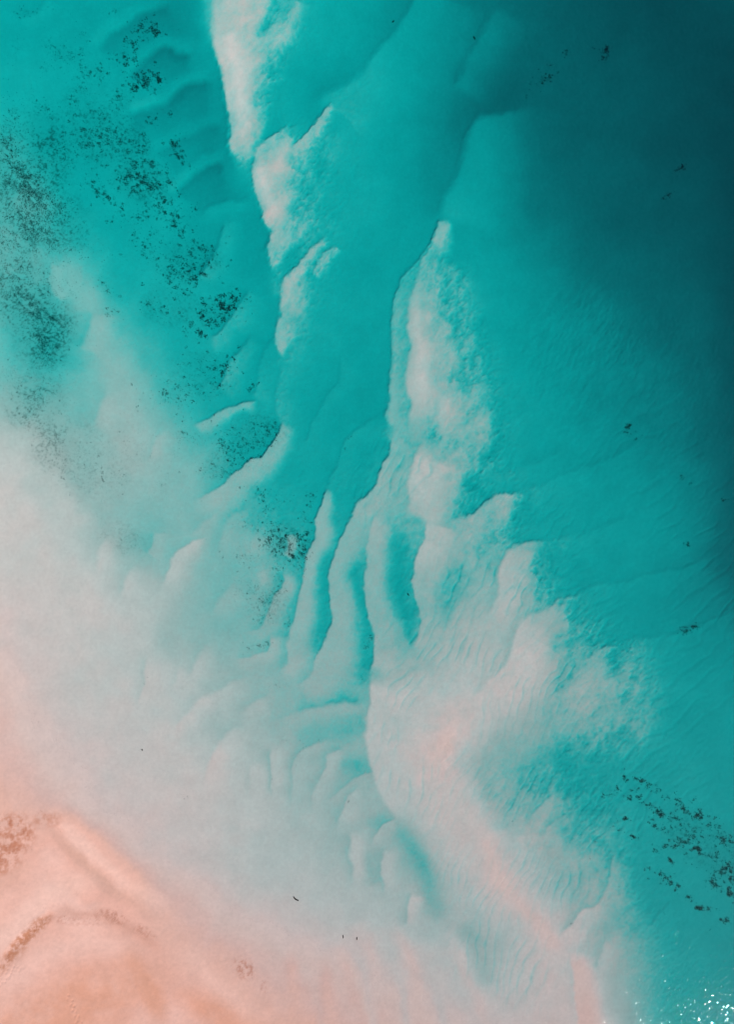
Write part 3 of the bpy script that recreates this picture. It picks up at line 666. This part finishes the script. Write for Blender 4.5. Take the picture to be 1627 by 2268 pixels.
# water body: closed box, surface at 0
hb, wb_ = 12.0, 4100.0
v = [(-wb_, -wb_, -hb), (wb_, -wb_, -hb), (wb_, wb_, -hb), (-wb_, wb_, -hb), (-wb_, -wb_, 0), (wb_, -wb_, 0), (wb_, wb_, 0), (-wb_, wb_, 0)]
f = [(3, 2, 1, 0), (4, 5, 6, 7), (0, 1, 5, 4), (1, 2, 6, 5), (2, 3, 7, 6), (3, 0, 4, 7)]
me = bpy.data.meshes.new('sea_water'); me.from_pydata(v, [], f); me.materials.append(m_water)
water = bpy.data.objects.new('sea_water', me); col.objects.link(water)
tag(water, 'clear turquoise sea water covering the sand', 'water', kind='structure')

# ------------------------------------------------------------------ seagrass
def tuft_mesh(name, n, spread, seed, mat, length=0.30, width=0.06):
    """a low clump of drooping blades round a small matted root"""
    r = random.Random(seed)
    V, F = [], []
    for i in range(n):
        a = r.uniform(0, 2 * math.pi); d = r.random() ** 0.6 * spread
        bx, by = d * math.cos(a) * 1.15, d * math.sin(a) * 0.85
        b = a + r.uniform(-1.3, 1.3); ln = length * r.uniform(0.6, 1.25); w = width * r.uniform(0.6, 1.3)
        px, py = -math.sin(b) * w, math.cos(b) * w
        h = r.uniform(0.03, 0.08)
        k = len(V)
        for t, zz, ww in ((0, -0.03, 0.8), (0.5, h, 1.0), (1.0, h * 0.5, 0.25)):
            qx, qy = bx + math.cos(b) * ln * t, by + math.sin(b) * ln * t
            V += [(qx - px * ww, qy - py * ww, zz), (qx + px * ww, qy + py * ww, zz)]
        F += [(k, k + 1, k + 3, k + 2), (k + 2, k + 3, k + 5, k + 4)]
    m = bpy.data.meshes.new(name); m.from_pydata(V, [], F); m.materials.append(mat)
    return m
TUFTS = {}
for key, mat in (('grass', m_grass), ('algae', m_algae), ('litter', m_litter)):
    TUFTS[key] = [tuft_mesh('clump', 12, 0.26, 40 + i, mat) for i in range(7)]

def speck_mesh(name, P, mat, size):
    """thousands of single small plants, one mesh"""
    n = len(P)
    r = np.random.default_rng(n + 5)
    V = np.empty((n, 6, 3)); 
    a = r.uniform(0, 2 * np.pi, n); s = size * np.minimum(0.25 + r.exponential(0.36, n), 1.6)
    for k in range(5):
        rad = s * r.uniform(0.35, 1.0, n)
        V[:, k, 0] = P[:, 0] + np.cos(a + k * 1.2566) * rad
        V[:, k, 1] = P[:, 1] + np.sin(a + k * 1.2566) * rad
        V[:, k, 2] = P[:, 2] - 0.03
    V[:, 5] = P; V[:, 5, 2] += 0.01 + 0.12 * s
    base = (np.arange(n) * 6)[:, None, None]
    tri = np.array([(k, (k + 1) % 5, 5) for k in range(5)])[None]
    Fc = (base + tri).reshape(-1, 3)
    m = bpy.data.meshes.new(name)
    m.vertices.add(n * 6); m.vertices.foreach_set('co', V.reshape(-1).astype(np.float32))
    m.loops.add(Fc.size); m.loops.foreach_set('vertex_index', Fc.ravel().astype(np.int32))
    m.polygons.add(len(Fc)); m.polygons.foreach_set('loop_start', np.arange(0, Fc.size, 3, dtype=np.int32))
    m.update(calc_edges=True); m.materials.append(mat)
    return m

def bed(name, label, cat, spots, clumps, specks, kind='grass', group='seagrass patches', size=0.17, csize=1.0, break_scale=7, thr=0.0):
    """spots: (x, y, rx, ry, angle, weight) in survey units; clumps = parts, specks = one joined part"""
    mat = {'grass': m_grass, 'algae': m_algae, 'litter': m_litter}[kind]
    specks = int(specks * 3.8); size *= 0.76; clumps = min(int(clumps * 1.4), 296) if clumps > 20 else clumps
    wts = np.array([s[2] * s[3] * s[5] for s in spots], float); wts /= wts.sum()
    sx = np.average([s[0] for s in spots], weights=wts); sy = np.average([s[1] for s in spots], weights=wts)
    ox, oy, oz = ground_z(sx, sy)
    root = bpy.data.objects.new(name, None)
    root.empty_display_size = 0.5
    root.location = (ox, oy, float(oz)); col.objects.link(root)
    tag(root, label, cat, group)
    sd = abs(hash((round(sx), round(sy)))) % 97
    def sample(n, br, th):
        got = np.zeros((0, 2))
        while len(got) < n:
            k = rng.choice(len(spots), n * 4, p=wts)
            S = np.array([s[:5] for s in spots])[k]
            rr = rng.normal(0, 0.6, (len(k), 2)) * rng.choice([0.7, 1.0, 1.9], (len(k), 1), p=[0.35, 0.45, 0.2])
            c, s = np.cos(np.radians(S[:, 4])), np.sin(np.radians(S[:, 4]))
            x = S[:, 0] + rr[:, 0] * S[:, 2] * c - rr[:, 1] * S[:, 3] * s
            y = S[:, 1] + rr[:, 0] * S[:, 2] * s + rr[:, 1] * S[:, 3] * c
            keep = fbm(0.77 * x + 0.64 * y, 1.9 * (-0.64 * x + 0.77 * y), br * 1.5, 3, 120 + sd % 5) + rng.normal(0, 0.12, len(x)) > th
            got = np.vstack([got, np.stack([x, y], 1)[keep]])
        return got[:n]
    if clumps:
        for (x, y) in sample(clumps, break_scale, thr + 0.15):
            wx, wy, wz = ground_z(x, y)
            o = bpy.data.objects.new('clump', random.choice(TUFTS[kind]))
            o.parent = root
            s = csize * random.uniform(0.22, 0.72)
            o.location = (wx - ox, wy - oy, float(wz - oz)); o.rotation_euler = (0, 0, random.uniform(0, 6.28)); o.scale = (s, s * random.uniform(0.7, 1.1), s * 0.8)
            col.objects.link(o)
    if specks:
        q = sample(specks, break_scale, thr)
        wx, wy, wz = ground_z(q[:, 0], q[:, 1])
        P = np.stack([wx - ox, wy - oy, wz - float(oz)], 1)
        o = bpy.data.objects.new('sprigs', speck_mesh('sprigs', P, mat, size))
        o['kind'] = 'stuff'; o.parent = root; col.objects.link(o)
    return root

SG = 'seagrass'
bed('seagrass_patch', 'dense fine speckled seagrass patch at the left edge below the upper corner', SG,
    [(12,310,26,20,60,1.6),(20,345,30,16,60,1.2),(45,375,34,22,40,1.2),(62,425,50,26,25,1.3),(100,450,50,26,30,1.0),(45,400,70,55,40,0.5),(60,480,80,50,30,0.55),(20,520,50,50,0,0.4),(90,530,80,30,20,0.4),(25,250,30,40,0,0.35)], 90, 6500, size=0.13, csize=0.75, break_scale=16, thr=-0.25)
bed('seagrass_patch', 'dark dense seagrass drift near the left edge, slanting along pale shallow sand', SG,
    [(60,665,50,20,25,1.0),(75,690,50,20,30,1.4),(105,705,50,16,30,1.2),(135,718,16,10,30,1.2),(95,745,40,26,25,0.9),(100,770,40,24,30,0.7),(40,640,60,50,20,0.4),(30,600,60,40,0,0.35),(110,640,60,40,0,0.35)], 90, 5000, size=0.12, csize=0.7, break_scale=11, thr=-0.2)
bed('seagrass_patch', 'sparse grey-brown speckled seagrass trailing down the pale left shallows', SG,
    [(90,800,60,40,60,0.7),(110,820,30,40,0,0.7),(70,860,60,40,30,0.5),(85,895,50,36,30,0.8),(80,925,40,30,20,0.9),(120,975,24,40,-30,0.6),(145,1050,16,24,-20,0.5),(160,1010,70,60,40,0.35),(200,1040,60,50,40,0.3),(265,1195,60,30,30,0.3),(25,820,50,60,0,0.4)], 30, 2300, size=0.095, csize=0.5, break_scale=12, thr=-0.15)
bed('seagrass_patch', 'ragged dark seagrass patch uppermost in the upper left, beside the deep trough', SG,
    [(304,50,12,7,0,1.4),(330,58,20,18,0,1.3),(335,68,16,10,0,1.0),(293,77,9,12,0,1.3),(288,97,14,14,0,1.2),(282,112,14,14,0,0.8),(295,118,14,24,0,0.5),(245,125,20,12,0,0.35),(275,135,14,20,0,0.4)], 55, 420, size=0.13, thr=-0.1)
bed('seagrass_patch', 'round dark seagrass patch in the upper left with a narrow streak on its right', SG,
    [(312,178,26,18,0,1.4),(302,192,22,12,0,0.9),(342,160,8,16,-30,0.9),(353,175,9,20,-25,1.2),(340,198,6,12,0,0.5),(318,160,22,8,0,0.7)], 60, 360, size=0.13, thr=-0.15)
bed('seagrass_patch', 'thin scattered seagrass specks between the two dunes near the top left', SG,
    [(180,73,9,9,0,0.8),(192,86,10,10,45,0.9),(197,96,5,9,0,0.8),(176,106,8,8,0,0.7),(108,95,18,20,0,0.5),(135,110,30,20,0,0.6),(152,122,18,16,0,0.6),(105,150,24,20,0,0.4),(185,118,14,10,0,0.5),(250,20,10,6,0,0.6),(172,16,8,3,10,0.5),(60,22,70,14,0,0.35),(35,100,20,30,0,0.3)], 26, 620, size=0.11, csize=0.6, thr=-0.05)
bed('seagrass_patch', 'broken seagrass drift stepping down left from the round dark patch', SG,
    [(262,215,16,14,0,1.0),(262,238,14,14,0,1.2),(284,225,10,14,0,0.7),(231,255,10,10,0,1.4),(206,240,22,14,0,0.8),(200,165,22,20,0,0.7),(180,160,14,24,0,0.6),(220,160,14,20,0,0.6),(172,190,30,24,0,0.4),(155,220,20,20,0,0.35),(70,205,14,20,30,0.4),(90,235,40,20,20,0.3)], 45, 800, size=0.12, csize=0.8, thr=-0.1)
bed('seagrass_patch', 'large loose seagrass patch in the upper left above the darkest cluster', SG,
    [(180,265,30,30,0,0.6),(220,290,44,34,0,0.8),(262,300,40,22,20,1.0),(235,322,40,14,10,1.2),(210,312,20,16,0,0.9),(262,330,30,16,0,0.8),(290,325,24,16,-20,0.8),(331,270,14,14,0,1.0),(312,290,12,18,0,1.0),(322,318,12,14,0,1.3),(318,335,16,12,0,1.3),(375,246,8,10,0,0.9),(345,262,10,7,0,0.7),(205,345,50,24,20,0.5),(180,330,60,50,0,0.3)], 110, 1500, size=0.125, csize=0.85, thr=-0.12)
bed('seagrass_patch', 'darkest thick seagrass cluster of the upper left with a tail hooking right', SG,
    [(285,375,30,26,20,1.2),(312,390,34,26,30,1.3),(326,410,26,14,10,1.7),(330,362,24,14,10,1.0),(358,377,18,12,35,1.3),(375,398,10,20,-25,1.3),(300,420,40,24,20,0.7),(350,440,40,30,40,0.5),(275,420,20,16,0,0.4),(398,432,8,8,0,0.6),(366,443,10,8,0,0.7)], 130, 1300, size=0.13, thr=-0.12)
bed('seagrass_patch', 'check-mark shaped dark seagrass patch on deep teal beside the narrow sandbar', SG,
    [(380,318,12,12,0,1.4),(392,340,18,6,55,1.3),(403,352,14,7,40,1.4),(403,298,8,8,0,1.0),(390,308,10,6,-30,0.7)], 34, 160, size=0.12, csize=0.85, thr=-0.2)
bed('seagrass_patch', 'short dark seagrass streak lying left below the darkest cluster', SG,
    [(218,424,18,8,15,1.4),(238,434,20,9,30,1.4),(250,444,10,8,0,1.0),(205,400,20,16,0,0.4),(235,405,30,14,0,0.4),(130,330,14,10,0,0.4),(135,300,14,10,0,0.4)], 34, 260, size=0.12, csize=0.85, thr=-0.15)
bed('seagrass_patch', 'loose group of dark seagrass tufts right above the dark V of dune water', SG,
    [(350,461,14,7,0,1.3),(364,473,9,8,0,1.2),(393,474,12,14,0,1.1),(408,461,14,9,0,1.0),(383,495,16,20,-40,1.0),(318,472,14,12,0,0.7),(268,472,10,16,0,0.6),(300,480,30,16,0,0.4),(247,480,10,10,0,0.5),(425,470,8,14,0,0.6)], 52, 420, size=0.125, csize=0.85, thr=-0.1)
bed('seagrass_patch', 'small horseshoe seagrass patch alone on open turquoise left of centre', SG,
    [(318,550,7,16,10,1.3),(330,558,8,18,-15,1.2),(323,545,10,8,0,1.0),(295,525,8,18,15,0.7),(265,565,12,8,30,0.4),(345,520,14,20,0,0.4),(300,570,10,6,0,0.3)], 24, 260, size=0.12, csize=0.7, thr=-0.15)
bed('seagrass_patch', 'broad seagrass patch filling the bowl of the left dunes, with many dark tufts', SG,
    [(400,522,14,10,0,1.2),(430,538,12,10,30,1.4),(448,550,16,9,20,1.4),(466,556,12,14,0,1.4),(425,566,14,12,0,1.0),(453,588,12,12,0,1.0),(428,591,8,7,0,1.1),(430,616,16,12,0,1.2),(403,600,18,10,30,1.1),(372,587,16,10,30,1.0),(452,610,10,8,0,0.9),(372,615,24,16,20,0.8),(400,640,18,10,30,0.9),(345,632,14,7,-30,0.6),(420,580,60,44,0,0.5)], 120, 900, size=0.125, csize=0.85, thr=-0.1)
bed('seagrass_patch', 'thick black-green seagrass patch on the dune edge left of the narrow sandbar tip', SG,
    [(520,647,10,8,0,1.2),(508,665,30,14,-20,1.1),(500,683,26,10,-5,1.6),(478,686,18,8,0,1.3),(468,709,16,14,20,1.3),(447,702,10,14,0,1.3),(443,736,14,9,40,1.5),(455,744,8,7,0,1.4),(492,700,24,14,-30,0.9),(450,672,8,7,0,1.2),(425,720,14,12,0,0.7),(410,734,14,10,0,0.6),(485,658,16,12,0,0.7)], 125, 620, size=0.13, csize=0.95, thr=-0.15)
bed('seagrass_patch', 'faint small seagrass pair on turquoise left of the thick black-green patch', SG,
    [(360,690,12,18,0,1.2),(327,670,14,16,0,0.8),(385,660,8,14,0,0.5),(420,655,6,8,0,0.7),(388,644,6,6,0,0.8),(407,648,8,8,0,0.9),(400,695,8,7,0,0.5),(232,635,10,22,-20,0.5),(240,690,20,10,0,0.4),(265,655,8,6,0,0.4)], 34, 360, size=0.115, csize=0.75, thr=-0.15)
bed('seagrass_patch', 'scattered seagrass tufts on the lower left dune flank above the short pale ridge', SG,
    [(494,826,10,14,0,1.4),(474,816,14,8,0,1.2),(437,810,6,14,0,1.0),(410,808,8,14,0,0.9),(484,850,8,16,15,1.1),(500,810,8,18,15,1.0),(527,769,6,4,0,1.0),(514,788,8,14,0,0.9),(480,800,10,12,0,0.8),(445,860,30,20,0,0.5),(380,860,30,20,0,0.5),(365,870,8,20,10,0.6),(400,880,60,26,0,0.4),(455,800,50,40,0,0.3)], 72, 700, size=0.115, csize=0.8, thr=-0.08)
bed('seagrass_patch', 'tiny seagrass cluster on the slope left of the channel, below the sandbar tip', SG,
    [(560,853,6,10,20,1.2),(552,862,9,7,0,0.8)], 14, 60, size=0.1, csize=0.6, thr=-0.3)
bed('seagrass_patch', 'triangular seagrass patch peppered with fine dark dots, bounded by a sharp dune edge', SG,
    [(605,940,14,18,30,1.2),(570,945,30,20,0,1.0),(590,965,24,20,0,1.0),(555,975,26,24,0,0.9),(575,990,20,16,0,0.8),(520,960,20,20,0,0.8),(500,985,26,20,0,0.7),(510,1020,26,20,-30,0.9),(497,1040,16,12,-30,0.8),(470,1040,30,24,0,0.5),(535,1005,20,26,0,0.7),(425,965,30,24,0,0.3)], 90, 1500, size=0.105, csize=0.6, thr=-0.1, break_scale=7)
bed('seagrass_patch', 'thin seagrass trail on grey-green shallows under the short pale ridge', SG,
    [(392,980,9,22,15,1.0),(385,1010,8,14,10,0.8),(405,958,24,10,-20,0.6),(365,1065,12,10,0,0.9),(360,1072,10,6,0,0.8),(335,1050,8,8,0,0.4),(420,930,30,20,0,0.4),(300,1000,60,80,0,0.15),(190,1030,30,50,0,0.25),(240,1055,40,40,0,0.25)], 24, 600, size=0.09, csize=0.5, thr=-0.05)
bed('seagrass_patch', 'fine seagrass dots hugging the left side of the first finger dune', SG,
    [(574,1082,10,10,0,0.9),(583,1102,10,18,0,1.0),(590,1128,14,12,0,0.8),(560,1112,16,12,0,0.5),(617,1105,8,18,0,0.6),(642,1102,10,6,0,0.7),(690,1100,10,9,0,1.0),(689,1120,6,10,0,1.0),(673,1145,6,12,0,1.0),(690,1162,8,10,0,0.9),(565,1160,40,16,0,0.35),(540,1230,40,30,0,0.3)], 45, 520, size=0.1, csize=0.6, thr=-0.1)
bed('seagrass_patch', 'dark double seagrass cluster where the first finger dune begins, centre left', SG,
    [(610,1178,14,20,15,1.1),(590,1200,14,18,0,0.7),(628,1203,16,14,0,1.2),(653,1208,16,20,0,1.6),(676,1188,12,14,20,1.2),(660,1235,20,16,0,1.1),(617,1225,12,16,0,1.0),(672,1215,8,20,15,1.0),(640,1190,18,10,0,0.8),(664,1262,14,12,0,0.5)], 110, 900, size=0.11, csize=0.75, thr=-0.12)
bed('seagrass_patch', 'sprinkled seagrass dots in the hollows left of the finger dunes', SG,
    [(610,1262,12,14,0,0.8),(618,1290,9,20,0,0.9),(606,1315,14,10,0,1.0),(585,1330,24,12,0,0.8),(575,1355,26,14,0,0.9),(595,1360,8,20,0,0.7),(580,1378,14,8,0,1.0),(593,1425,10,9,0,1.1),(570,1432,18,8,0,0.7),(550,1438,9,6,0,1.0),(640,1380,4,14,0,0.9),(545,1305,26,24,0,0.5),(612,1520,10,8,0,0.5)], 40, 900, size=0.095, csize=0.5, thr=-0.1)
bed('seagrass_patch', 'small seagrass cluster inside the second finger trough', SG,
    [(820,1417,6,14,15,1.2),(812,1435,7,8,0,0.7),(800,1500,9,6,0,0.4),(719,1362,3,3,0,0.5),(718,1242,4,4,0,0.5),(700,1455,3,10,25,0.7)], 14, 80, size=0.09, csize=0.45, thr=-0.3)
bed('seagrass_patch', 'dotted line of seagrass along the channel step above the finger dunes', SG,
    [(773,969,4,3,0,1.2),(764,990,2,4,0,1.0),(754,1009,3,5,20,1.2),(742,1037,3,5,20,0.8),(768,948,3,2,0,0.8),(710,911,3,8,25,0.7),(717,897,3,2,0,0.8)], 12, 20, size=0.09, csize=0.4, thr=-0.6)
bed('seagrass_patch', 'string of small dark seagrass clumps in the deep blue, upper right', SG,
    [(1178,176,5,7,30,1.2),(1207,170,8,10,20,1.4),(1220,164,9,6,0,1.3),(1220,144,6,5,0,1.2),(1226,134,5,4,0,1.0),(1260,104,3,9,25,1.0),(1172,200,3,9,25,0.9),(1200,180,12,3,-20,0.8),(1241,150,3,3,0,0.8),(1202,150,3,3,0,0.6),(1202,197,3,3,0,0.6)], 52, 80, size=0.14, csize=0.55, thr=-0.4)
bed('algae_patch', 'small dark red algae patch in the deep blue near the upper right corner', 'algae',
    [(1350,98,9,6,-30,1.2),(1347,108,6,12,15,1.2),(1345,117,8,5,-30,1.0),(1322,98,3,3,0,0.5)], 34, 60, kind='algae', group='red algae patches', size=0.16, csize=0.60, thr=-0.4)
bed('algae_patch', 'faint reddish algae smudge in deep blue at the right, upper of two', 'algae',
    [(1520,360,9,5,-30,1.2),(1508,369,5,3,-30,0.9)], 14, 30, kind='algae', group='red algae patches', size=0.16, csize=0.60, thr=-0.5)
bed('algae_patch', 'faint reddish algae smudge in deep blue at the right, lower of two', 'algae',
    [(1490,423,7,5,-30,1.0),(1478,431,5,3,-30,1.1)], 14, 26, kind='algae', group='red algae patches', size=0.16, csize=0.60, thr=-0.5)
bed('seagrass_patch', 'small seagrass cluster at the edge where teal turns to dark blue, right side', SG,
    [(1398,943,10,5,0,1.2),(1393,958,5,4,0,1.0),(1413,971,6,2,-30,1.2),(1388,945,10,8,0,0.6),(1428,962,4,2,-30,0.6)], 26, 50, size=0.11, csize=0.65, thr=-0.4)
bed('seagrass_patch', 'pair of tiny seagrass tufts in dark blue close to the right edge', SG,
    [(1516,1058,5,4,-20,1.0),(1535,1071,6,3,-25,1.2),(1608,1108,8,4,0,0.8)], 16, 30, size=0.11, csize=0.6, thr=-0.5)
bed('seagrass_patch', 'single dark seagrass clump in the dark bay at the right edge', SG,
    [(1527,1207,4,5,0,1.2)], 5, 12, size=0.12, csize=0.7, thr=-0.9)
bed('seagrass_patch', 'small seagrass patch on the long dark ridge line, right side', SG,
    [(1540,1390,10,5,0,1.2),(1524,1401,9,4,-20,1.0),(1510,1392,12,5,0,0.4)], 24, 60, size=0.1, csize=0.65, thr=-0.4)
GL = 'streaked seagrass bed at the lower right'
bed('seagrass_patch', 'upper dotted seagrass streak of the lower right bed, nearest the pale sandbar', SG,
    [(1385,1718,10,4,20,1.0),(1391,1730,9,5,0,1.0),(1424,1733,16,6,30,1.3),(1438,1741,9,5,30,1.2),(1369,1748,10,8,0,0.8),(1403,1756,9,7,0,1.2),(1396,1768,9,6,30,1.0),(1418,1768,8,6,0,1.0),(1438,1785,14,6,40,1.1),(1460,1797,14,8,40,1.1),(1462,1752,16,5,20,0.5),(1480,1768,14,5,30,0.5),(1497,1757,4,9,0,1.0),(1345,1762,16,5,0,0.5)], 95, 360, group=GL, size=0.13, csize=0.75, thr=-0.2)
bed('seagrass_patch', 'thick dark seagrass streak of the lower right bed running into the right edge', SG,
    [(1535,1773,7,5,0,1.5),(1505,1777,14,8,30,1.0),(1528,1797,20,10,30,1.2),(1545,1806,12,8,0,1.4),(1500,1811,16,8,0,0.8),(1560,1813,18,7,20,1.2),(1465,1805,10,6,30,1.3),(1448,1816,8,5,30,1.2),(1452,1832,9,5,40,1.1),(1478,1843,16,6,35,1.4),(1512,1862,22,6,33,1.6),(1545,1880,22,6,33,1.7),(1566,1893,22,6,33,1.7),(1590,1908,18,8,40,1.6),(1596,1836,6,12,0,1.5),(1580,1830,12,8,0,0.9),(1617,1925,14,14,40,1.6),(1626,1950,14,20,40,1.5),(1620,1975,14,10,40,1.3),(1598,1945,20,14,40,1.0),(1585,1960,14,10,40,1.1),(1615,1865,20,12,30,0.9),(1540,1850,50,18,33,0.4)], 290, 1500, group=GL, size=0.14, csize=0.9, thr=-0.15)
bed('seagrass_patch', 'thin lower seagrass streak of the lower right bed, broken into pieces', SG,
    [(1388,1816,8,6,0,1.3),(1371,1818,5,5,0,1.2),(1384,1839,6,5,0,1.2),(1404,1853,8,5,30,1.1),(1413,1857,4,4,0,1.1),(1478,1875,7,5,0,1.4),(1498,1874,10,6,0,1.3),(1455,1884,8,5,30,1.0),(1486,1905,9,4,45,1.3),(1492,1913,8,4,45,1.0),(1524,1900,14,5,40,0.8),(1468,1940,12,7,30,1.3),(1489,1951,12,8,30,1.5),(1505,1967,10,6,40,1.3),(1527,1988,14,4,40,0.9),(1550,2013,9,6,20,1.4),(1567,2012,9,8,0,1.0),(1592,2015,4,5,0,0.9),(1437,1925,12,5,0,0.5),(1360,1830,6,3,0,0.6)], 130, 420, group=GL, size=0.13, csize=0.8, thr=-0.2)
bed('seagrass_patch', 'lone dark seagrass clump below the lower right bed, by the glittering water', SG,
    [(1612,2041,6,6,0,1.4),(1600,2040,8,4,0,0.6),(1577,2060,3,6,30,0.5)], 16, 40, group=GL, size=0.12, csize=0.8, thr=-0.6)
bed('seagrass_patch', 'tiny dark seagrass specks along the dune lip of the pale lower sandbar', SG,
    [(1474,2026,2,3,0,1.0),(1268,2046,3,2,0,1.0),(1308,1898,2,4,20,1.0),(1320,1865,1,5,10,0.8),(1160,1902,1,3,0,0.8),(1372,1965,1,1,0,0.7),(1136,1818,1,1,0,0.7)], 12, 10, size=0.07, csize=0.35, thr=-0.9)
bed('seagrass_patch', 'dotted dark seagrass specks on the crests of the small lower dunes', SG,
    [(727,1676,2,4,30,1.2),(655,1695,2,4,30,1.0),(773,1775,4,4,-40,1.2),(710,1726,1,2,0,0.8),(602,1665,2,4,0,0.7),(603,1722,2,7,0,0.8),(575,1656,2,3,0,0.6),(625,1640,12,12,0,0.4),(673,1652,10,8,0,0.4),(706,1641,7,5,0,0.5),(320,1508,5,7,0,0.7),(317,1525,2,8,0,0.5),(408,1765,12,9,30,0.4),(852,1890,2,3,20,0.9),(837,1838,2,4,30,0.7),(862,1894,1,2,0,0.5)], 18, 150, size=0.065, csize=0.32, thr=-0.4)

LT_ = 'rust-coloured litter on the beach'
bed('leaf_litter', 'rust-brown leaf litter patch on pink sand at the left edge', 'litter',
    [(30,1825,34,18,0,1.0),(25,1860,40,30,0,1.0),(15,1900,36,24,-30,0.9),(60,1880,26,14,-30,0.7),(128,1838,12,8,0,0.9),(95,1820,30,18,0,0.5),(35,1805,20,10,0,0.8),(80,1800,16,10,0,0.5)], 20, 1500, kind='litter', group=LT_, size=0.06, csize=0.28, break_scale=10, thr=-0.1)
bed('leaf_litter', 'rust streak of leaf litter slanting up from the lower left edge', 'litter',
    [(30,2105,60,7,-50,1.0),(65,2060,40,12,-47,1.0),(85,2045,20,9,-30,0.8)], 8, 700, kind='litter', group=LT_, size=0.055, csize=0.25, break_scale=10, thr=-0.2)
bed('leaf_litter', 'faint rust litter fleck on pink sand below the rounded sand mound', 'litter',
    [(250,2028,26,9,25,1.0),(262,2035,14,8,30,1.0),(230,2020,16,6,20,0.6),(190,2036,60,10,0,0.35)], 4, 380, kind='litter', group=LT_, size=0.05, csize=0.22, thr=-0.1)
bed('leaf_litter', 'rust litter fleck on pink sand, rightmost on the beach', 'litter',
    [(325,2066,18,9,30,0.7),(538,2142,22,12,40,1.0),(552,2152,24,14,50,0.9),(584,2190,5,12,0,0.6)], 5, 420, kind='litter', group=LT_, size=0.05, csize=0.22, thr=-0.1)

# ------------------------------------------------------------------ bits of driftwood on the shallow flat
def stick(px, py, pts2, rad, label):
    wx, wy, wz = ground_z(px, py)
    V, F = [], []
    n = 6
    for i, (a, b) in enumerate(pts2):
        r = rad * (1 - 0.75 * abs(i / (len(pts2) - 1) - 0.45)) + 0.004
        p0 = pts2[max(i - 1, 0)]; p1 = pts2[min(i + 1, len(pts2) - 1)]
        dx, dy = p1[0] - p0[0], p1[1] - p0[1]; L_ = math.hypot(dx, dy) or 1
        for k in range(n):
            t = 2 * math.pi * k / n
            V.append((a - dy / L_ * r * math.cos(t), b + dx / L_ * r * math.cos(t), rad * 0.5 + r * math.sin(t)))
    for i in range(len(pts2) - 1):
        for k in range(n):
            F.append((i * n + k, i * n + (k + 1) % n, (i + 1) * n + (k + 1) % n, (i + 1) * n + k))
    F.append(tuple(range(n))[::-1]); F.append(tuple(range((len(pts2) - 1) * n, len(pts2) * n)))
    me = bpy.data.meshes.new('driftwood'); me.from_pydata(V, [], F); me.materials.append(m_wood)
    o = bpy.data.objects.new('driftwood', me); o.location = (wx, wy, float(wz)); col.objects.link(o)
    tag(o, label, 'driftwood', 'driftwood pieces on the shallow flat')
stick(656, 1991, [(-0.32,0.30),(-0.22,0.14),(-0.08,-0.02),(0.1,-0.12),(0.28,-0.2),(0.36,-0.16)], 0.085, 'largest curved piece of dark driftwood on the pale pink flat')
stick(760, 2076, [(0.0,0.3),(0.03,0.15),(0.06,0.0),(0.02,-0.12)], 0.06, 'left of two small dark driftwood bits near the bottom centre')
stick(791, 2079, [(0.0,0.2),(0.02,0.08),(-0.02,-0.06),(0.01,-0.16)], 0.065, 'right of two small dark driftwood bits near the bottom centre')
stick(315, 1661, [(-0.08,0.06),(0.0,0.0),(0.09,-0.05)], 0.075, 'single black driftwood dot on the grey shallow flat, left')
stick(1053, 78, [(-0.12,0.2),(0.0,0.02),(0.1,-0.2)], 0.09, 'small dark driftwood piece in the deep teal at the top')
stick(872, 43, [(-0.14,-0.14),(0.0,0.0),(0.13,0.1)], 0.08, 'faint dark driftwood piece in the upper channel near the top edge')
stick(905, 1317, [(-0.1,0.16),(0.0,0.0),(0.12,-0.15)], 0.08, 'tiny dark driftwood piece in the deepest finger trough')
